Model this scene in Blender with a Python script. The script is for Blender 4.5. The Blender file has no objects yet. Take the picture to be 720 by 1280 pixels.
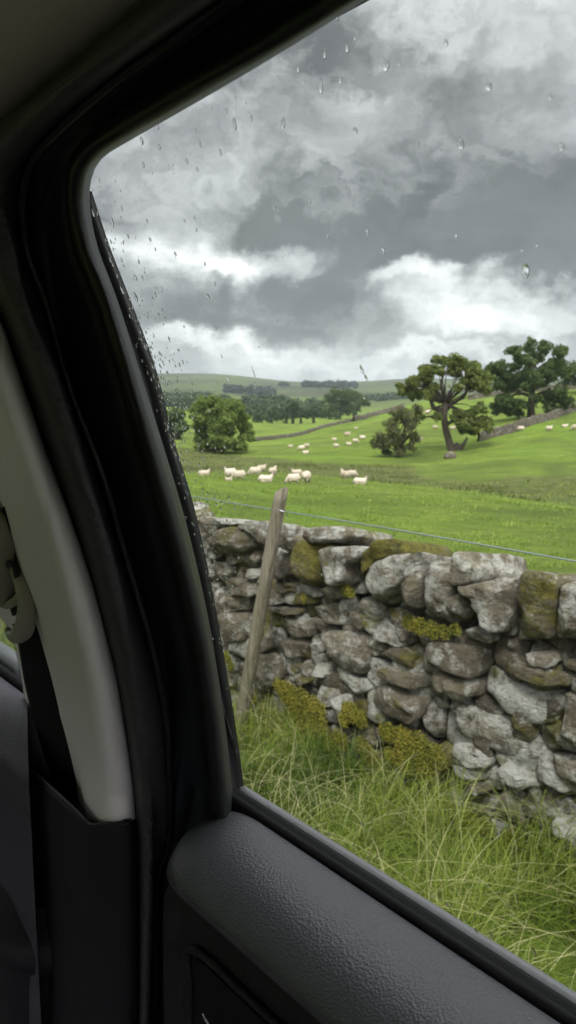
import bpy, bmesh, math, random
import numpy as np
from mathutils import Vector, noise, Matrix
rnd = random.Random(7); rng = np.random.default_rng(11)
R = math.radians
scene = bpy.context.scene
COL = scene.collection
# ------------------------------------------------------------------ camera frame
CAMZ = 1.55
FPX = 950.0
PITCH = R(8.4); AZ = R(40.7)
FH = np.array([-math.cos(AZ), math.sin(AZ), 0.0])
RT = np.array([math.sin(AZ), math.cos(AZ), 0.0])
FW = FH*math.cos(PITCH) + np.array([0,0,-math.sin(PITCH)])
UP = FH*math.sin(PITCH) + np.array([0,0,math.cos(PITCH)])
EYE = np.array([0,0,CAMZ])
def ray(px, py):
    d = FW + RT*((px-360)/FPX) + UP*((640-py)/FPX)
    return d
def hit_y(px, py, Y):
    d = ray(px, py); return EYE + d*(Y/d[1])
def hit_r(px, py, r):
    d = ray(px, py); return EYE + d*(r/math.hypot(d[0], d[1]))
def ysurf(z):                      # side of the car: distance of the glass from the eye at height z (relative)
    return 0.34 - 0.29*(z+0.316) if z > -0.316 else 0.34
def hit_side(px, py, off=0.0):
    d = ray(px, py); Y = 0.3
    for _ in range(40):
        z = d[2]*Y/d[1]
        Y = 0.5*Y + 0.5*(ysurf(z)+off)
    return EYE + d*(Y/d[1])
# ------------------------------------------------------------------ object helpers
def tag(o, label=None, cat=None, group=None, kind=None):
    if label: o['label'] = label
    if cat: o['category'] = cat
    if group: o['group'] = group
    if kind: o['kind'] = kind
    return o
def link(o, parent=None):
    COL.objects.link(o)
    if parent is not None:
        o.parent = parent
        o.matrix_parent_inverse = Matrix.Translation(-Vector(parent.location)) if parent.type == 'EMPTY' and parent.parent is None else Matrix()
    return o
def mesh_obj(name, verts, faces, mat=None, parent=None, smooth=True, attrs=None):
    me = bpy.data.meshes.new(name)
    verts = np.asarray(verts, dtype=np.float32)
    if isinstance(faces, np.ndarray):
        nf, k = faces.shape
        me.vertices.add(len(verts)); me.vertices.foreach_set('co', verts.ravel())
        me.loops.add(nf*k); me.loops.foreach_set('vertex_index', faces.astype(np.int32).ravel())
        me.polygons.add(nf)
        me.polygons.foreach_set('loop_start', np.arange(0, nf*k, k, dtype=np.int32))
        me.update(calc_edges=True); me.validate()
    else:
        me.from_pydata(verts.tolist(), [], faces)
    if smooth:
        me.polygons.foreach_set('use_smooth', np.ones(len(me.polygons), dtype=bool))
    if attrs:
        for an, vals in attrs.items():
            vals = np.asarray(vals, dtype=np.float32)
            if vals.ndim == 1:
                a = me.attributes.new(an, 'FLOAT', 'POINT'); a.data.foreach_set('value', vals)
            else:
                a = me.attributes.new(an, 'FLOAT_COLOR', 'POINT')
                v4 = np.ones((len(vals), 4), dtype=np.float32); v4[:, :3] = vals
                a.data.foreach_set('color', v4.ravel())
    me.update()
    o = bpy.data.objects.new(name, me)
    if mat: me.materials.append(mat)
    return link(o, parent)
def empty(name, loc, rz=0):
    o = bpy.data.objects.new(name, None); COL.objects.link(o)
    o.location = loc; o.rotation_euler.z = rz; o.empty_display_size = 0.1
    return o
class MB:
    def __init__(s): s.v = []; s.f = []
    def add(s, v, f):
        b = len(s.v); s.v += [tuple(map(float, p)) for p in v]; s.f += [tuple(i+b for i in q) for q in f]
    def build(s, name, mat, parent=None, smooth=True):
        return mesh_obj(name, s.v, s.f, mat, parent, smooth)
def catmull(pts, n):
    P = [np.array(p, float) for p in pts]
    P = [2*P[0]-P[1]] + P + [2*P[-1]-P[-2]]
    dens = []
    for i in range(1, len(P)-2):
        p0, p1, p2, p3 = P[i-1:i+3]
        for k in range(12):
            t = k/12
            dens.append(0.5*((2*p1)+(-p0+p2)*t+(2*p0-5*p1+4*p2-p3)*t*t+(-p0+3*p1-3*p2+p3)*t**3))
    dens.append(P[-2]); dens = np.array(dens)
    L = np.concatenate([[0], np.cumsum(np.linalg.norm(np.diff(dens, axis=0), axis=1))])
    s = np.linspace(0, L[-1], n)
    return np.stack([np.interp(s, L, dens[:, k]) for k in range(dens.shape[1])], 1)
def grid_faces(nr, nc, close_c=False):
    f = []
    for i in range(nr-1):
        for j in range(nc-1 if not close_c else nc):
            a = i*nc+j; b = i*nc+(j+1) % nc
            f.append((a, b, b+nc, a+nc))
    return f
def strip(name, curves, mat, parent, n=80, cross=3, thick=0.004, smooth_cross=True):
    """surface of the car side lofted between boundary curves, each (pixel path, distance inside the glass)"""
    rows = []
    for pts, off in curves:
        c = catmull(pts, n)
        offs = np.interp(np.linspace(0, 1, n), np.linspace(0, 1, len(off)), off) if isinstance(off, (list, tuple)) else [off]*n
        rows.append([hit_side(c[i][0], c[i][1], offs[i]) for i in range(n)])
    rows = np.array(rows)                              # (ncurves, n, 3)
    out = []
    m = (len(curves)-1)*cross+1
    for i in range(n):
        if smooth_cross and len(curves) > 2: out.append(catmull(rows[:, i], m))
        else:
            out.append(np.stack([np.interp(np.linspace(0, len(curves)-1, m), range(len(curves)), rows[:, i, k]) for k in range(3)], 1))
    V = np.array(out).reshape(-1, 3)
    o = mesh_obj(name, V, grid_faces(n, m), mat, parent)
    if thick:
        md = o.modifiers.new('thickness', 'SOLIDIFY'); md.thickness = thick; md.offset = 0
    return o
def tube_pts(path, radii, seg=10, cap=True):
    path = [np.array(p, float) for p in path]; V = []; F = []
    up = np.array([0, 0, 1.0]); prev = None
    for i, p in enumerate(path):
        t = path[min(i+1, len(path)-1)] - path[max(i-1, 0)]; t /= (np.linalg.norm(t)+1e-9)
        if prev is None:
            a = np.cross(t, up)
            if np.linalg.norm(a) < 0.1: a = np.cross(t, [1, 0, 0])
        else: a = prev - t*np.dot(prev, t)
        a /= np.linalg.norm(a); prev = a; b = np.cross(t, a)
        r = radii[i] if hasattr(radii, '__len__') else radii
        for k in range(seg):
            th = 2*math.pi*k/seg
            V.append(p + (a*math.cos(th)+b*math.sin(th))*r)
    F = grid_faces(len(path), seg, True)
    if cap:
        F.append(tuple(reversed(range(seg)))); n0 = (len(path)-1)*seg; F.append(tuple(range(n0, n0+seg)))
    return V, F
def box_pts(c, s, rot=None):
    V = [np.array([x*s[0]/2, y*s[1]/2, z*s[2]/2]) for x in (-1, 1) for y in (-1, 1) for z in (-1, 1)]
    if rot is not None: V = [rot @ v for v in V]
    V = [np.array(c)+v for v in V]
    return V, [(0, 1, 3, 2), (4, 6, 7, 5), (0, 4, 5, 1), (2, 3, 7, 6), (0, 2, 6, 4), (1, 5, 7, 3)]
# ------------------------------------------------------------------ material helpers
class NT:
    def __init__(s, tree): s.t = tree
    def n(s, typ, **kw):
        nd = s.t.nodes.new(typ)
        ins = kw.pop('ins', {})
        for k, v in kw.items(): setattr(nd, k, v)
        for k, v in ins.items():
            if isinstance(v, bpy.types.NodeSocket): s.t.links.new(v, nd.inputs[k])
            else: nd.inputs[k].default_value = v
        return nd
    def math(s, op, a, b=None, c=None, clamp=False):
        i = {0: a}
        if b is not None: i[1] = b
        if c is not None: i[2] = c
        nd = s.n('ShaderNodeMath', operation=op, ins=i); nd.use_clamp = clamp
        return nd.outputs[0]
    def vmath(s, op, a, b=None, out=0):
        i = {0: a}
        if b is not None: i[1] = b
        return s.n('ShaderNodeVectorMath', operation=op, ins=i).outputs[out]
    def noise(s, vec, scale, detail=4, rough=0.5, dist=0.0):
        return s.n('ShaderNodeTexNoise', ins={'Vector': vec, 'Scale': scale, 'Detail': detail, 'Roughness': rough, 'Distortion': dist}).outputs['Fac']
    def mix(s, fac, a, b, mode='MIX'):
        nd = s.t.nodes.new('ShaderNodeMix'); nd.data_type = 'RGBA'; nd.blend_type = mode
        for idx, v in ((0, fac), (6, a), (7, b)):
            if isinstance(v, bpy.types.NodeSocket): s.t.links.new(v, nd.inputs[idx])
            else:
                if idx != 0 and len(v) == 3: v = (*v, 1)
                nd.inputs[idx].default_value = v
        return nd.outputs[2]
    def ramp(s, fac, stops, interp='LINEAR'):
        nd = s.t.nodes.new('ShaderNodeValToRGB'); cr = nd.color_ramp; cr.interpolation = interp
        while len(cr.elements) < len(stops): cr.elements.new(0.5)
        for e, (p, c) in zip(cr.elements, stops):
            e.position = p; e.color = (*c, 1) if hasattr(c, '__len__') else (c, c, c, 1)
        s.t.links.new(fac, nd.inputs[0]); return nd.outputs[0]
    def link(s, a, b): s.t.links.new(a, b)
def new_mat(name):
    m = bpy.data.materials.new(name); m.use_nodes = True; t = m.node_tree
    for nd in list(t.nodes):
        if nd.type != 'OUTPUT_MATERIAL': t.nodes.remove(nd)
    N = NT(t); out = [x for x in t.nodes if x.type == 'OUTPUT_MATERIAL'][0]
    return m, N, out
def coord(N, which='Object'): return N.n('ShaderNodeTexCoord').outputs[which]
def principled(N, out, col, rough=0.6, spec=0.5, metal=0.0, normal=None, **kw):
    b = N.n('ShaderNodeBsdfPrincipled')
    for k, v in (('Base Color', col), ('Roughness', rough), ('Specular IOR Level', spec), ('Metallic', metal)):
        if isinstance(v, bpy.types.NodeSocket): N.link(v, b.inputs[k])
        else: b.inputs[k].default_value = (*v, 1) if k == 'Base Color' and len(v) == 3 else v
    for k, v in kw.items(): b.inputs[k].default_value = v
    if normal is not None: N.link(normal, b.inputs['Normal'])
    N.link(b.outputs[0], out.inputs['Surface']); return b
def bump(N, h, dist=0.01, strength=1.0, normal=None):
    i = {'Height': h, 'Distance': dist, 'Strength': strength}
    if normal is not None: i['Normal'] = normal
    return N.n('ShaderNodeBump', ins=i).outputs[0]
def trim_mat(name, col, rough, grain=900, gdist=0.0002, vor=0, spec=0.5, mott=0.12):
    m, N, out = new_mat(name); c = coord(N)
    big = N.noise(c, 9, 4, 0.6)
    colr = N.mix(big, tuple(x*(1-mott) for x in col), tuple(x*(1+mott) for x in col))
    h = N.noise(c, grain, 2, 0.5)
    if vor:
        v = N.n('ShaderNodeTexVoronoi', feature='SMOOTH_F1', ins={'Vector': N.vmath('ADD', c, N.vmath('MULTIPLY', N.n('ShaderNodeTexNoise', ins={'Vector': c, 'Scale': vor*0.5}).outputs['Color'], (0.8/vor,)*3)), 'Scale': vor, 'Smoothness': 0.3})
        h = N.math('ADD', N.math('MULTIPLY', v.outputs['Distance'], 1.6), N.math('MULTIPLY', h, 0.3))
    rr = N.math('ADD', rough-0.06, N.math('MULTIPLY', N.noise(c, 40, 3, 0.6), 0.12))
    principled(N, out, colr, rr, spec, normal=bump(N, h, gdist))
    return m
M = {}
M['pad'] = trim_mat('leather_grain_plastic', (0.052, 0.054, 0.061), 0.36, 1500, 0.00022, vor=600, spec=0.5)
M['door_card'] = trim_mat('door_card_plastic', (0.010, 0.0095, 0.012), 0.6, 1100, 0.0003, vor=500, spec=0.3)
M['front_card'] = trim_mat('front_door_plastic', (0.055, 0.050, 0.066), 0.45, 1100, 0.0003, vor=500, spec=0.4)
M['low_trim'] = trim_mat('lower_pillar_plastic', (0.012, 0.011, 0.015), 0.6, 1400, 0.0003, spec=0.25)
M['grey_trim'] = trim_mat('grey_pillar_plastic', (0.84, 0.78, 0.84), 0.5, 1800, 0.0002, mott=0.03)
M['beige'] = trim_mat('beige_plastic', (0.34, 0.31, 0.27), 0.45, 1500, 0.0001)
M['cabin'] = trim_mat('cabin_cloth', (0.16, 0.16, 0.17), 0.9, 900, 0.0003, spec=0.1)
M['headliner'] = trim_mat('headliner_cloth', (0.62, 0.56, 0.45), 0.95, 2600, 0.0006, spec=0.1)
M['rubber'] = trim_mat('seal_rubber', (0.007, 0.007, 0.008), 0.5, 300, 0.0003)
M['run'] = trim_mat('run_channel_rubber', (0.015, 0.0155, 0.017), 0.48, 700, 0.0002, spec=0.35)
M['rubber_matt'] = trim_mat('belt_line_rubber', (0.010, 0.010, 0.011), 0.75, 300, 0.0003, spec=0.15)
M['rubber_lit'] = trim_mat('weather_strip_lit', (0.15, 0.155, 0.165), 0.35, 200, 0.0006)  # paler copy of the rubber: skylight on the strip put into its colour
M['navy'] = trim_mat('navy_body_paint', (0.004, 0.006, 0.012), 0.6, 60, 0.00003)
def mk_seal():
    m, N, out = new_mat('door_seal_flock'); c = coord(N)
    w = N.n('ShaderNodeTexWave', wave_type='BANDS', bands_direction='Z', ins={'Vector': c, 'Scale': 95, 'Distortion': 2.5, 'Detail': 3})
    h = N.math('ADD', N.math('MULTIPLY', w.outputs['Fac'], 0.5), N.noise(c, 500, 3, 0.6))
    principled(N, out, (0.050, 0.047, 0.054), 0.6, 0.45, normal=bump(N, h, 0.0005))
    return m
M['seal'] = mk_seal()
def mk_belt():
    m, N, out = new_mat('belt_webbing'); c = coord(N)
    w = N.n('ShaderNodeTexWave', wave_type='BANDS', bands_direction='DIAGONAL', ins={'Vector': c, 'Scale': 160, 'Distortion': 0.3})
    principled(N, out, (0.006, 0.006, 0.007), 0.7, 0.2, normal=bump(N, w.outputs['Fac'], 0.0004))
    return m
M['belt'] = mk_belt()
def mk_chrome():
    m, N, out = new_mat('bright_metal'); c = coord(N)
    principled(N, out, (0.75, 0.75, 0.85), N.math('ADD', 0.12, N.math('MULTIPLY', N.noise(c, 300), 0.1)), 0.5, 1.0)
    return m
M['chrome'] = mk_chrome()
def mk_glass():
    m, N, out = new_mat('side_window_glass'); c = coord(N)
    tr = N.n('ShaderNodeBsdfTransparent', ins={'Color': (0.965, 0.98, 0.972, 1)})
    gl = N.n('ShaderNodeBsdfGlossy', ins={'Roughness': 0.02, 'Color': (1, 1, 1, 1)})
    bf = N.n('ShaderNodeNewGeometry').outputs['Backfacing']
    fr = N.n('ShaderNodeFresnel', ins={'IOR': N.math('ADD', 1.18, N.math('MULTIPLY', bf, 1/1.18-1.18))})
    mx = N.n('ShaderNodeMixShader', ins={0: fr.outputs[0], 1: tr.outputs[0], 2: gl.outputs[0]})
    # a thin veil of dried dirt
    df = N.n('ShaderNodeBsdfDiffuse', ins={'Color': (0.5, 0.5, 0.48, 1)})
    dirt = N.math('MULTIPLY', N.ramp(N.noise(c, 14, 6, 0.65, 1.5), [(0.5, 0.0), (0.8, 1.0)]), 0.03)
    mx2 = N.n('ShaderNodeMixShader', ins={0: dirt, 1: mx.outputs[0], 2: df.outputs[0]})
    N.link(mx2.outputs[0], out.inputs['Surface']); return m
M['glass'] = mk_glass()
def mk_water_drop():
    m, N, out = new_mat('rain_water'); c = coord(N)
    g = N.n('ShaderNodeBsdfGlass', ins={'IOR': 1.33, 'Roughness': 0.0, 'Color': (1, 1, 1, 1)})
    N.link(g.outputs[0], out.inputs['Surface']); return m
M['drop'] = mk_water_drop()

# ------------------------------------------------------------------ terrain
NODE_R = np.array([3, 6, 12, 22, 34, 46, 54, 62, 72, 85, 100, 120, 145, 180, 230, 300, 450, 700, 1100, 1600, 2200, 3300], float)
def colz(px, rows, skyline):
    """rows: (distance, picture height) of land seen from the lane; returns relative heights at NODE_R"""
    rs = [3.0, 6.0]; zs = [-1.95, -2.15]
    for r, y in rows:
        p = hit_r(px, y, r); rs.append(r); zs.append(p[2]-CAMZ)
    p = hit_r(px, skyline, 2200); rs.append(2200); zs.append(p[2]-CAMZ)
    rs.append(3300); zs.append(zs[-1]-60)
    return np.interp(np.log(NODE_R), np.log(rs), zs)
COLS = [
 (-900, [(34, 620), (54, 604), (85, 585), (145, 560), (300, 535), (1100, 495)], 470),
 (-100, [(34, 618), (54, 600), (62, 592), (85, 580), (145, 555), (300, 528), (700, 508), (1100, 492)], 466),
 (200, [(34, 612), (54, 592), (62, 588), (85, 575), (120, 563), (145, 552), (230, 532), (450, 514), (700, 503), (1100, 490), (1600, 474)], 465),
 (280, [(34, 613), (54, 593), (62, 589), (85, 576), (120, 564), (145, 554), (230, 535), (450, 516), (700, 503), (1100, 490), (1600, 475)], 465),
 (360, [(34, 616), (54, 595), (62, 590), (85, 577), (120, 562), (145, 551), (180, 543), (230, 535), (300, 530), (450, 519), (700, 506), (1100, 495), (1600, 484)], 475.5),
 (440, [(34, 622), (54, 600), (62, 596), (72, 588), (85, 575), (120, 555), (145, 541), (180, 527), (205, 521), (300, 528), (450, 524), (700, 512), (1100, 497), (1600, 485)], 476),
 (500, [(34, 626), (50, 605), (62, 605), (72, 590), (85, 577), (120, 548), (145, 533), (180, 518), (230, 506), (300, 512), (700, 510), (1100, 498), (1600, 484)], 471),
 (560, [(34, 630), (46, 611), (54, 613), (62, 603), (72, 589), (85, 577), (100, 562), (120, 543), (145, 526), (180, 509), (230, 494), (300, 500), (700, 508), (1600, 484)], 471),
 (640, [(30, 640), (42, 620), (50, 624), (62, 604), (72, 585), (85, 566), (100, 548), (120, 530), (145, 514), (180, 500), (230, 488), (300, 493), (700, 500), (1600, 484)], 473),
 (720, [(28, 652), (39, 629), (46, 634), (54, 614), (62, 598), (72, 580), (85, 560), (100, 541), (120, 523), (145, 507), (180, 493), (230, 483), (300, 485), (700, 492), (1600, 480)], 470),
 (900, [(28, 660), (36, 640), (46, 628), (62, 600), (85, 560), (120, 520), (180, 488), (230, 478), (300, 478)], 466),
 (1500, [(28, 680), (46, 640), (85, 590), (180, 530), (300, 500)], 466),
]
def az_of(px):                       # horizontal angle of a picture column, measured from the view axis
    return math.atan2((px-360)/FPX, math.cos(PITCH))
TA = np.array([az_of(c[0]) for c in COLS]); TZ = np.array([colz(*c) for c in COLS])
LOGR = np.linspace(math.log(3), math.log(3300), 260)
tab = np.array([np.interp(LOGR, np.log(NODE_R), z) for z in TZ])
k = np.exp(-0.5*(np.arange(-6, 7)/2.2)**2); k /= k.sum()
tabs = np.array([np.convolve(np.pad(t, 6, mode='edge'), k, 'valid') for t in tab])
AZG = np.linspace(TA[0], TA[-1], 360)
tabg = np.array([np.interp(AZG, TA, tabs[:, j]) for j in range(tabs.shape[1])]).T
ka = np.exp(-0.5*(np.arange(-9, 10)/4.0)**2); ka /= ka.sum()
tabg = np.array([np.convolve(np.pad(tabg[:, j], 9, mode='edge'), ka, 'valid') for j in range(tabg.shape[1])]).T
def hsh(ix, iy):
    h = (ix.astype(np.int64)*374761393 + iy.astype(np.int64)*668265263) & 0xffffffff
    h = ((h ^ (h >> 13))*1274126177) & 0xffffffff
    return ((h ^ (h >> 16)) & 0xffff)/65535.0
def vnoise(x, y):
    xi = np.floor(x); yi = np.floor(y); fx = x-xi; fy = y-yi
    fx = fx*fx*(3-2*fx); fy = fy*fy*(3-2*fy)
    a = hsh(xi, yi); b = hsh(xi+1, yi); c = hsh(xi, yi+1); d = hsh(xi+1, yi+1)
    return (a*(1-fx)+b*fx)*(1-fy)+(c*(1-fx)+d*fx)*fy - 0.5
def terrain(X, Y):
    """height (relative to the eye) of the land at X, Y"""
    X = np.asarray(X, float); Y = np.asarray(Y, float)
    r = np.hypot(X, Y)+1e-6
    a = np.arctan2(X*RT[0]+Y*RT[1], X*FH[0]+Y*FH[1])
    ai = (np.clip(a, AZG[0], AZG[-1])-AZG[0])/(AZG[1]-AZG[0]); li = (np.clip(np.log(r), LOGR[0], LOGR[-1])-LOGR[0])/(LOGR[1]-LOGR[0])
    i0 = np.clip(np.floor(ai).astype(int), 0, len(AZG)-2); j0 = np.clip(np.floor(li).astype(int), 0, len(LOGR)-2)
    fa = ai-i0; fl = li-j0
    z = (tabg[i0, j0]*(1-fa)*(1-fl)+tabg[i0+1, j0]*fa*(1-fl)+tabg[i0, j0+1]*(1-fa)*fl+tabg[i0+1, j0+1]*fa*fl)
    amp = np.clip((r-4)/40, 0, 1)
    z = z + amp*(0.5*vnoise(X/9, Y/9)+0.22*vnoise(X/3.1+5, Y/3.1)+np.clip((r-58)/25, 0, 1)*(2.6*vnoise(X/21+3, Y/21)+0.9*vnoise(X/8+1, Y/8))) * np.clip(1-np.abs(r-44)/400, 0.2, 1) * 0.5
    z = z + np.clip((r-300)/600, 0, 1)*(10*vnoise(X/180, Y/180)+4*vnoise(X/60, Y/60))*np.clip((2000-r)/600, 0.0, 1)
    # lane and verge on this side of the wall
    yy = np.clip((Y-0.95)/0.3, 0, 1)
    lane = -1.55 - 0.03*np.clip((Y-0.9)/0.1, 0, 1) - 0.17*yy - 0.02*np.clip((Y-1.4)/1.2, 0, 1) + 0.03*vnoise(X*1.7, Y*1.7)*yy
    near = np.clip((Y-2.55)/0.9, 0, 1); near = near*near*(3-2*near)
    back = np.where(Y < -3, np.clip((-3-Y)/150, 0, 1)*30, 0)
    return np.where(Y < 2.55, lane+back-0.0, lane*(1-near)+z*near)
def ground_at(px, py, rmin=8, rmax=2600):
    d = ray(px, py); h = math.hypot(d[0], d[1])
    rs = np.exp(np.linspace(math.log(rmin), math.log(rmax), 3000))
    P = d[None, :]*(rs/h)[:, None]
    below = P[:, 2] < terrain(P[:, 0], P[:, 1])
    i = int(np.argmax(below)) if below.any() else len(rs)-1
    r = rs[i]; x, y = d[0]*r/h, d[1]*r/h
    return np.array([x, y, float(terrain(x, y))+CAMZ]), r
def build_terrain():
    # polar sheet, dense inside the view
    a1 = np.linspace(-0.62, 0.62, 420); a2 = np.linspace(0.62, 2*math.pi-0.62, 90)[1:-1]
    A = np.concatenate([a1, a2])
    Rr = np.concatenate([[0.0], np.exp(np.linspace(math.log(0.5), math.log(3300), 430))])
    aa, rr = np.meshgrid(A, Rr)
    X = rr*(FH[0]*np.cos(aa)+RT[0]*np.sin(aa)); Y = rr*(FH[1]*np.cos(aa)+RT[1]*np.sin(aa))
    Z = terrain(X, Y)+CAMZ
    V = np.stack([X, Y, Z], -1).reshape(-1, 3)
    nr, nc = X.shape
    i = np.arange(nr-1)[:, None]; j = np.arange(nc)[None, :]; j2 = (j+1) % nc
    F = np.stack([i*nc+j, i*nc+j2, (i+1)*nc+j2, (i+1)*nc+j], -1).reshape(-1, 4)
    # land cover: rushes along the gully, moor on the far fell
    px = 360+FPX*np.tan(np.clip(aa, -1.3, 1.3))*math.cos(PITCH); 
    edge = np.interp(px, [200, 360, 440, 500, 560, 640, 720], [58, 58, 58, 54, 50, 45, 42])
    outer = np.interp(px, [200, 300, 360, 440, 500, 540, 600, 640, 720], [128, 112, 92, 84, 84, 68, 64, 70, 70])
    n1 = vnoise(X/7, Y/7)+0.6*vnoise(X/2.6, Y/2.6)
    rush = np.clip((rr+n1*6-edge)/3, 0, 1)*np.clip((outer-rr+n1*9)/6, 0, 1)
    rush *= (px > -400)*(px < 1300)
    far = np.clip((rr-450)/600, 0, 1)
    o = mesh_obj('ground', V, F, M['land'], attrs={'rush': rush.ravel(), 'far': far.ravel()})
    tag(o, kind='structure'); return o
def mk_land():
    m, N, out = new_mat('pasture'); c = coord(N)
    at = lambda nme: N.n('ShaderNodeAttribute', attribute_name=nme).outputs['Fac']
    g = N.noise(c, 0.35, 8, 0.62); g2 = N.noise(c, 2.2, 6, 0.7); g3 = N.noise(c, 0.035, 5, 0.6)
    base = N.ramp(g, [(0.30, (0.100, 0.145, 0.022)), (0.5, (0.160, 0.215, 0.032)), (0.70, (0.225, 0.275, 0.055))])
    base = N.mix(N.ramp(g3, [(0.4, 0.0), (0.65, 1.0)]), base, (0.155, 0.25, 0.025))
    base = N.mix(N.ramp(g2, [(0.48, 0.0), (0.66, 0.75)]), base, (0.075, 0.115, 0.016))
    st = N.noise(N.vmath('MULTIPLY', c, (0.25, 1.2, 1)), 0.5, 5, 0.6)
    base = N.mix(N.ramp(st, [(0.55, 0.0), (0.75, 0.5)]), base, (0.20, 0.27, 0.06))
    rushc = N.ramp(N.noise(c, 0.9, 6, 0.7), [(0.32, (0.045, 0.060, 0.018)), (0.5, (0.10, 0.115, 0.035)), (0.66, (0.16, 0.17, 0.06))])
    pt = N.noise(c, 0.11, 6, 0.65, 0.5)
    base = N.mix(N.ramp(pt, [(0.44, 0.0), (0.62, 0.75)]), base, (0.080, 0.112, 0.022))
    base = N.mix(N.math('MULTIPLY', at('rush'), 0.85), base, rushc)
    moor = N.ramp(N.noise(c, 0.006, 8, 0.6), [(0.32, (0.030, 0.035, 0.016)), (0.48, (0.048, 0.056, 0.022)), (0.58, (0.066, 0.092, 0.027)), (0.72, (0.080, 0.082, 0.038))])
    base = N.mix(at('far'), base, moor)
    h = N.math('ADD', N.noise(c, 6, 6, 0.7), N.math('MULTIPLY', N.noise(c, 40, 4, 0.7), 0.3))
    principled(N, out, base, 0.9, 0.15, normal=bump(N, h, 0.25))
    return m
M['land'] = mk_land()
build_terrain()
def mk_road():
    m, N, out = new_mat('wet_asphalt'); c = coord(N)
    col = N.ramp(N.noise(c, 60, 5, 0.7), [(0.3, (0.030, 0.030, 0.032)), (0.7, (0.075, 0.074, 0.072))])
    principled(N, out, col, 0.55, 0.5, normal=bump(N, N.noise(c, 140, 3, 0.7), 0.006)); return m
M['road'] = mk_road()
xs = np.linspace(-60, 60, 121); ysr = np.linspace(-3.1, 0.86, 7)
V = [(x, y, 0.004-0.015*abs(y+1.1)**1.5/3+0.012) for x in xs for y in ysr]
tag(mesh_obj('road', V, grid_faces(len(xs), len(ysr)), M['road']), kind='structure')

# ------------------------------------------------------------------ vegetation materials
def mk_leaf(name, c1, c2, c3, trans=0.35):
    m, N, out = new_mat(name); c = coord(N)
    g = N.noise(c, 0.55, 3, 0.6); g2 = N.n('ShaderNodeAttribute', attribute_name='tone').outputs['Fac']
    col = N.ramp(N.math('ADD', N.math('MULTIPLY', g, 0.5), N.math('MULTIPLY', g2, 0.5)), [(0.2, c1), (0.5, c2), (0.8, c3)])
    b = N.n('ShaderNodeBsdfPrincipled', ins={'Base Color': col, 'Roughness': 0.6, 'Specular IOR Level': 0.25})
    tl = N.n('ShaderNodeBsdfTranslucent', ins={'Color': N.mix(0.3, col, (0.20, 0.25, 0.03))})
    mx = N.n('ShaderNodeMixShader', ins={0: trans, 1: b.outputs[0], 2: tl.outputs[0]})
    N.link(mx.outputs[0], out.inputs['Surface']); return m
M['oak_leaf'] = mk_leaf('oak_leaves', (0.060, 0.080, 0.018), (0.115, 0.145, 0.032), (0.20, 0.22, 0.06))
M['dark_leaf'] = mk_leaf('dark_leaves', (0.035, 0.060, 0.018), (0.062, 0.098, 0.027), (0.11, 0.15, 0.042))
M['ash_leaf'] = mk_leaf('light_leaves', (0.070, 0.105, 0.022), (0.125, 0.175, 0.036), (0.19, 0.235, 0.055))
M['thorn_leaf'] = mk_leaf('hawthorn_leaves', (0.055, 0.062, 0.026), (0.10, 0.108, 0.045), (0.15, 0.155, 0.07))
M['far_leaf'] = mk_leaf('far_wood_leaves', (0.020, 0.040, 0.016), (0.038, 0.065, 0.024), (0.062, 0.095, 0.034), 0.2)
M['pine_leaf'] = mk_leaf('plantation_needles', (0.008, 0.018, 0.012), (0.014, 0.028, 0.018), (0.022, 0.040, 0.022), 0.1)
def mk_bark():
    m, N, out = new_mat('bark'); c = coord(N)
    n1 = N.noise(N.vmath('MULTIPLY', c, (3, 3, 0.6)), 2.5, 6, 0.7)
    col = N.ramp(n1, [(0.3, (0.025, 0.020, 0.015)), (0.6, (0.070, 0.058, 0.045)), (0.8, (0.115, 0.105, 0.085))])
    principled(N, out, col, 0.9, 0.2, normal=bump(N, n1, 0.12)); return m
M['bark'] = mk_bark()

def leaf_mesh(name, clumps, n, size, mat, parent, shell=0.55):
    """clumps: (centre, radius); many small leaf sprays spread through every clump's volume"""
    C = np.array([c[0] for c in clumps]); Rd = np.array([c[1] for c in clumps])
    w = Rd**2.2; w /= w.sum()
    idx = rng.choice(len(clumps), n, p=w)
    d = rng.normal(size=(n, 3)); d /= np.linalg.norm(d, axis=1)[:, None]
    rad = rng.random(n)**0.55*1.22
    P = C[idx]+d*(Rd[idx]*rad)[:, None]*np.array([1, 1, 0.8])
    sc_ = 1.0/max(0.2, float(np.median(Rd))*0.55)
    hole = vnoise(P[:, 0]*sc_+P[:, 2]*sc_*0.9, P[:, 1]*sc_*0.8+P[:, 2]*sc_*1.2)+0.6*vnoise(P[:, 0]*sc_*2.6-P[:, 2]*sc_, P[:, 2]*sc_*2.8+P[:, 1]*sc_)
    keep = hole < 0.20-0.34*np.clip(rad-0.75, 0, 1)
    P = P[keep]; d = d[keep]; idx = idx[keep]; n = len(P)
    s = size*(0.5+rng.random(n)*0.9)
    nrm = d*0.6+rng.normal(size=(n, 3))*0.6+np.array([0, 0, 0.35]); nrm /= np.linalg.norm(nrm, axis=1)[:, None]
    t = np.cross(nrm, rng.normal(size=(n, 3))); t /= np.linalg.norm(t, axis=1)[:, None]; b = np.cross(nrm, t)
    V = np.empty((n, 4, 3))
    V[:, 0] = P-t*s[:, None]; V[:, 1] = P+b*(s*0.55)[:, None]; V[:, 2] = P+t*s[:, None]+nrm*(s*0.2)[:, None]; V[:, 3] = P-b*(s*0.55)[:, None]
    tone = np.clip(rng.random(n)*0.7+0.3*((idx*7) % 5)/5, 0, 1)
    F = np.arange(n*4).reshape(n, 4)
    return mesh_obj(name, V.reshape(-1, 3), F, mat, parent, smooth=False, attrs={'tone': np.repeat(tone, 4)})
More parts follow.
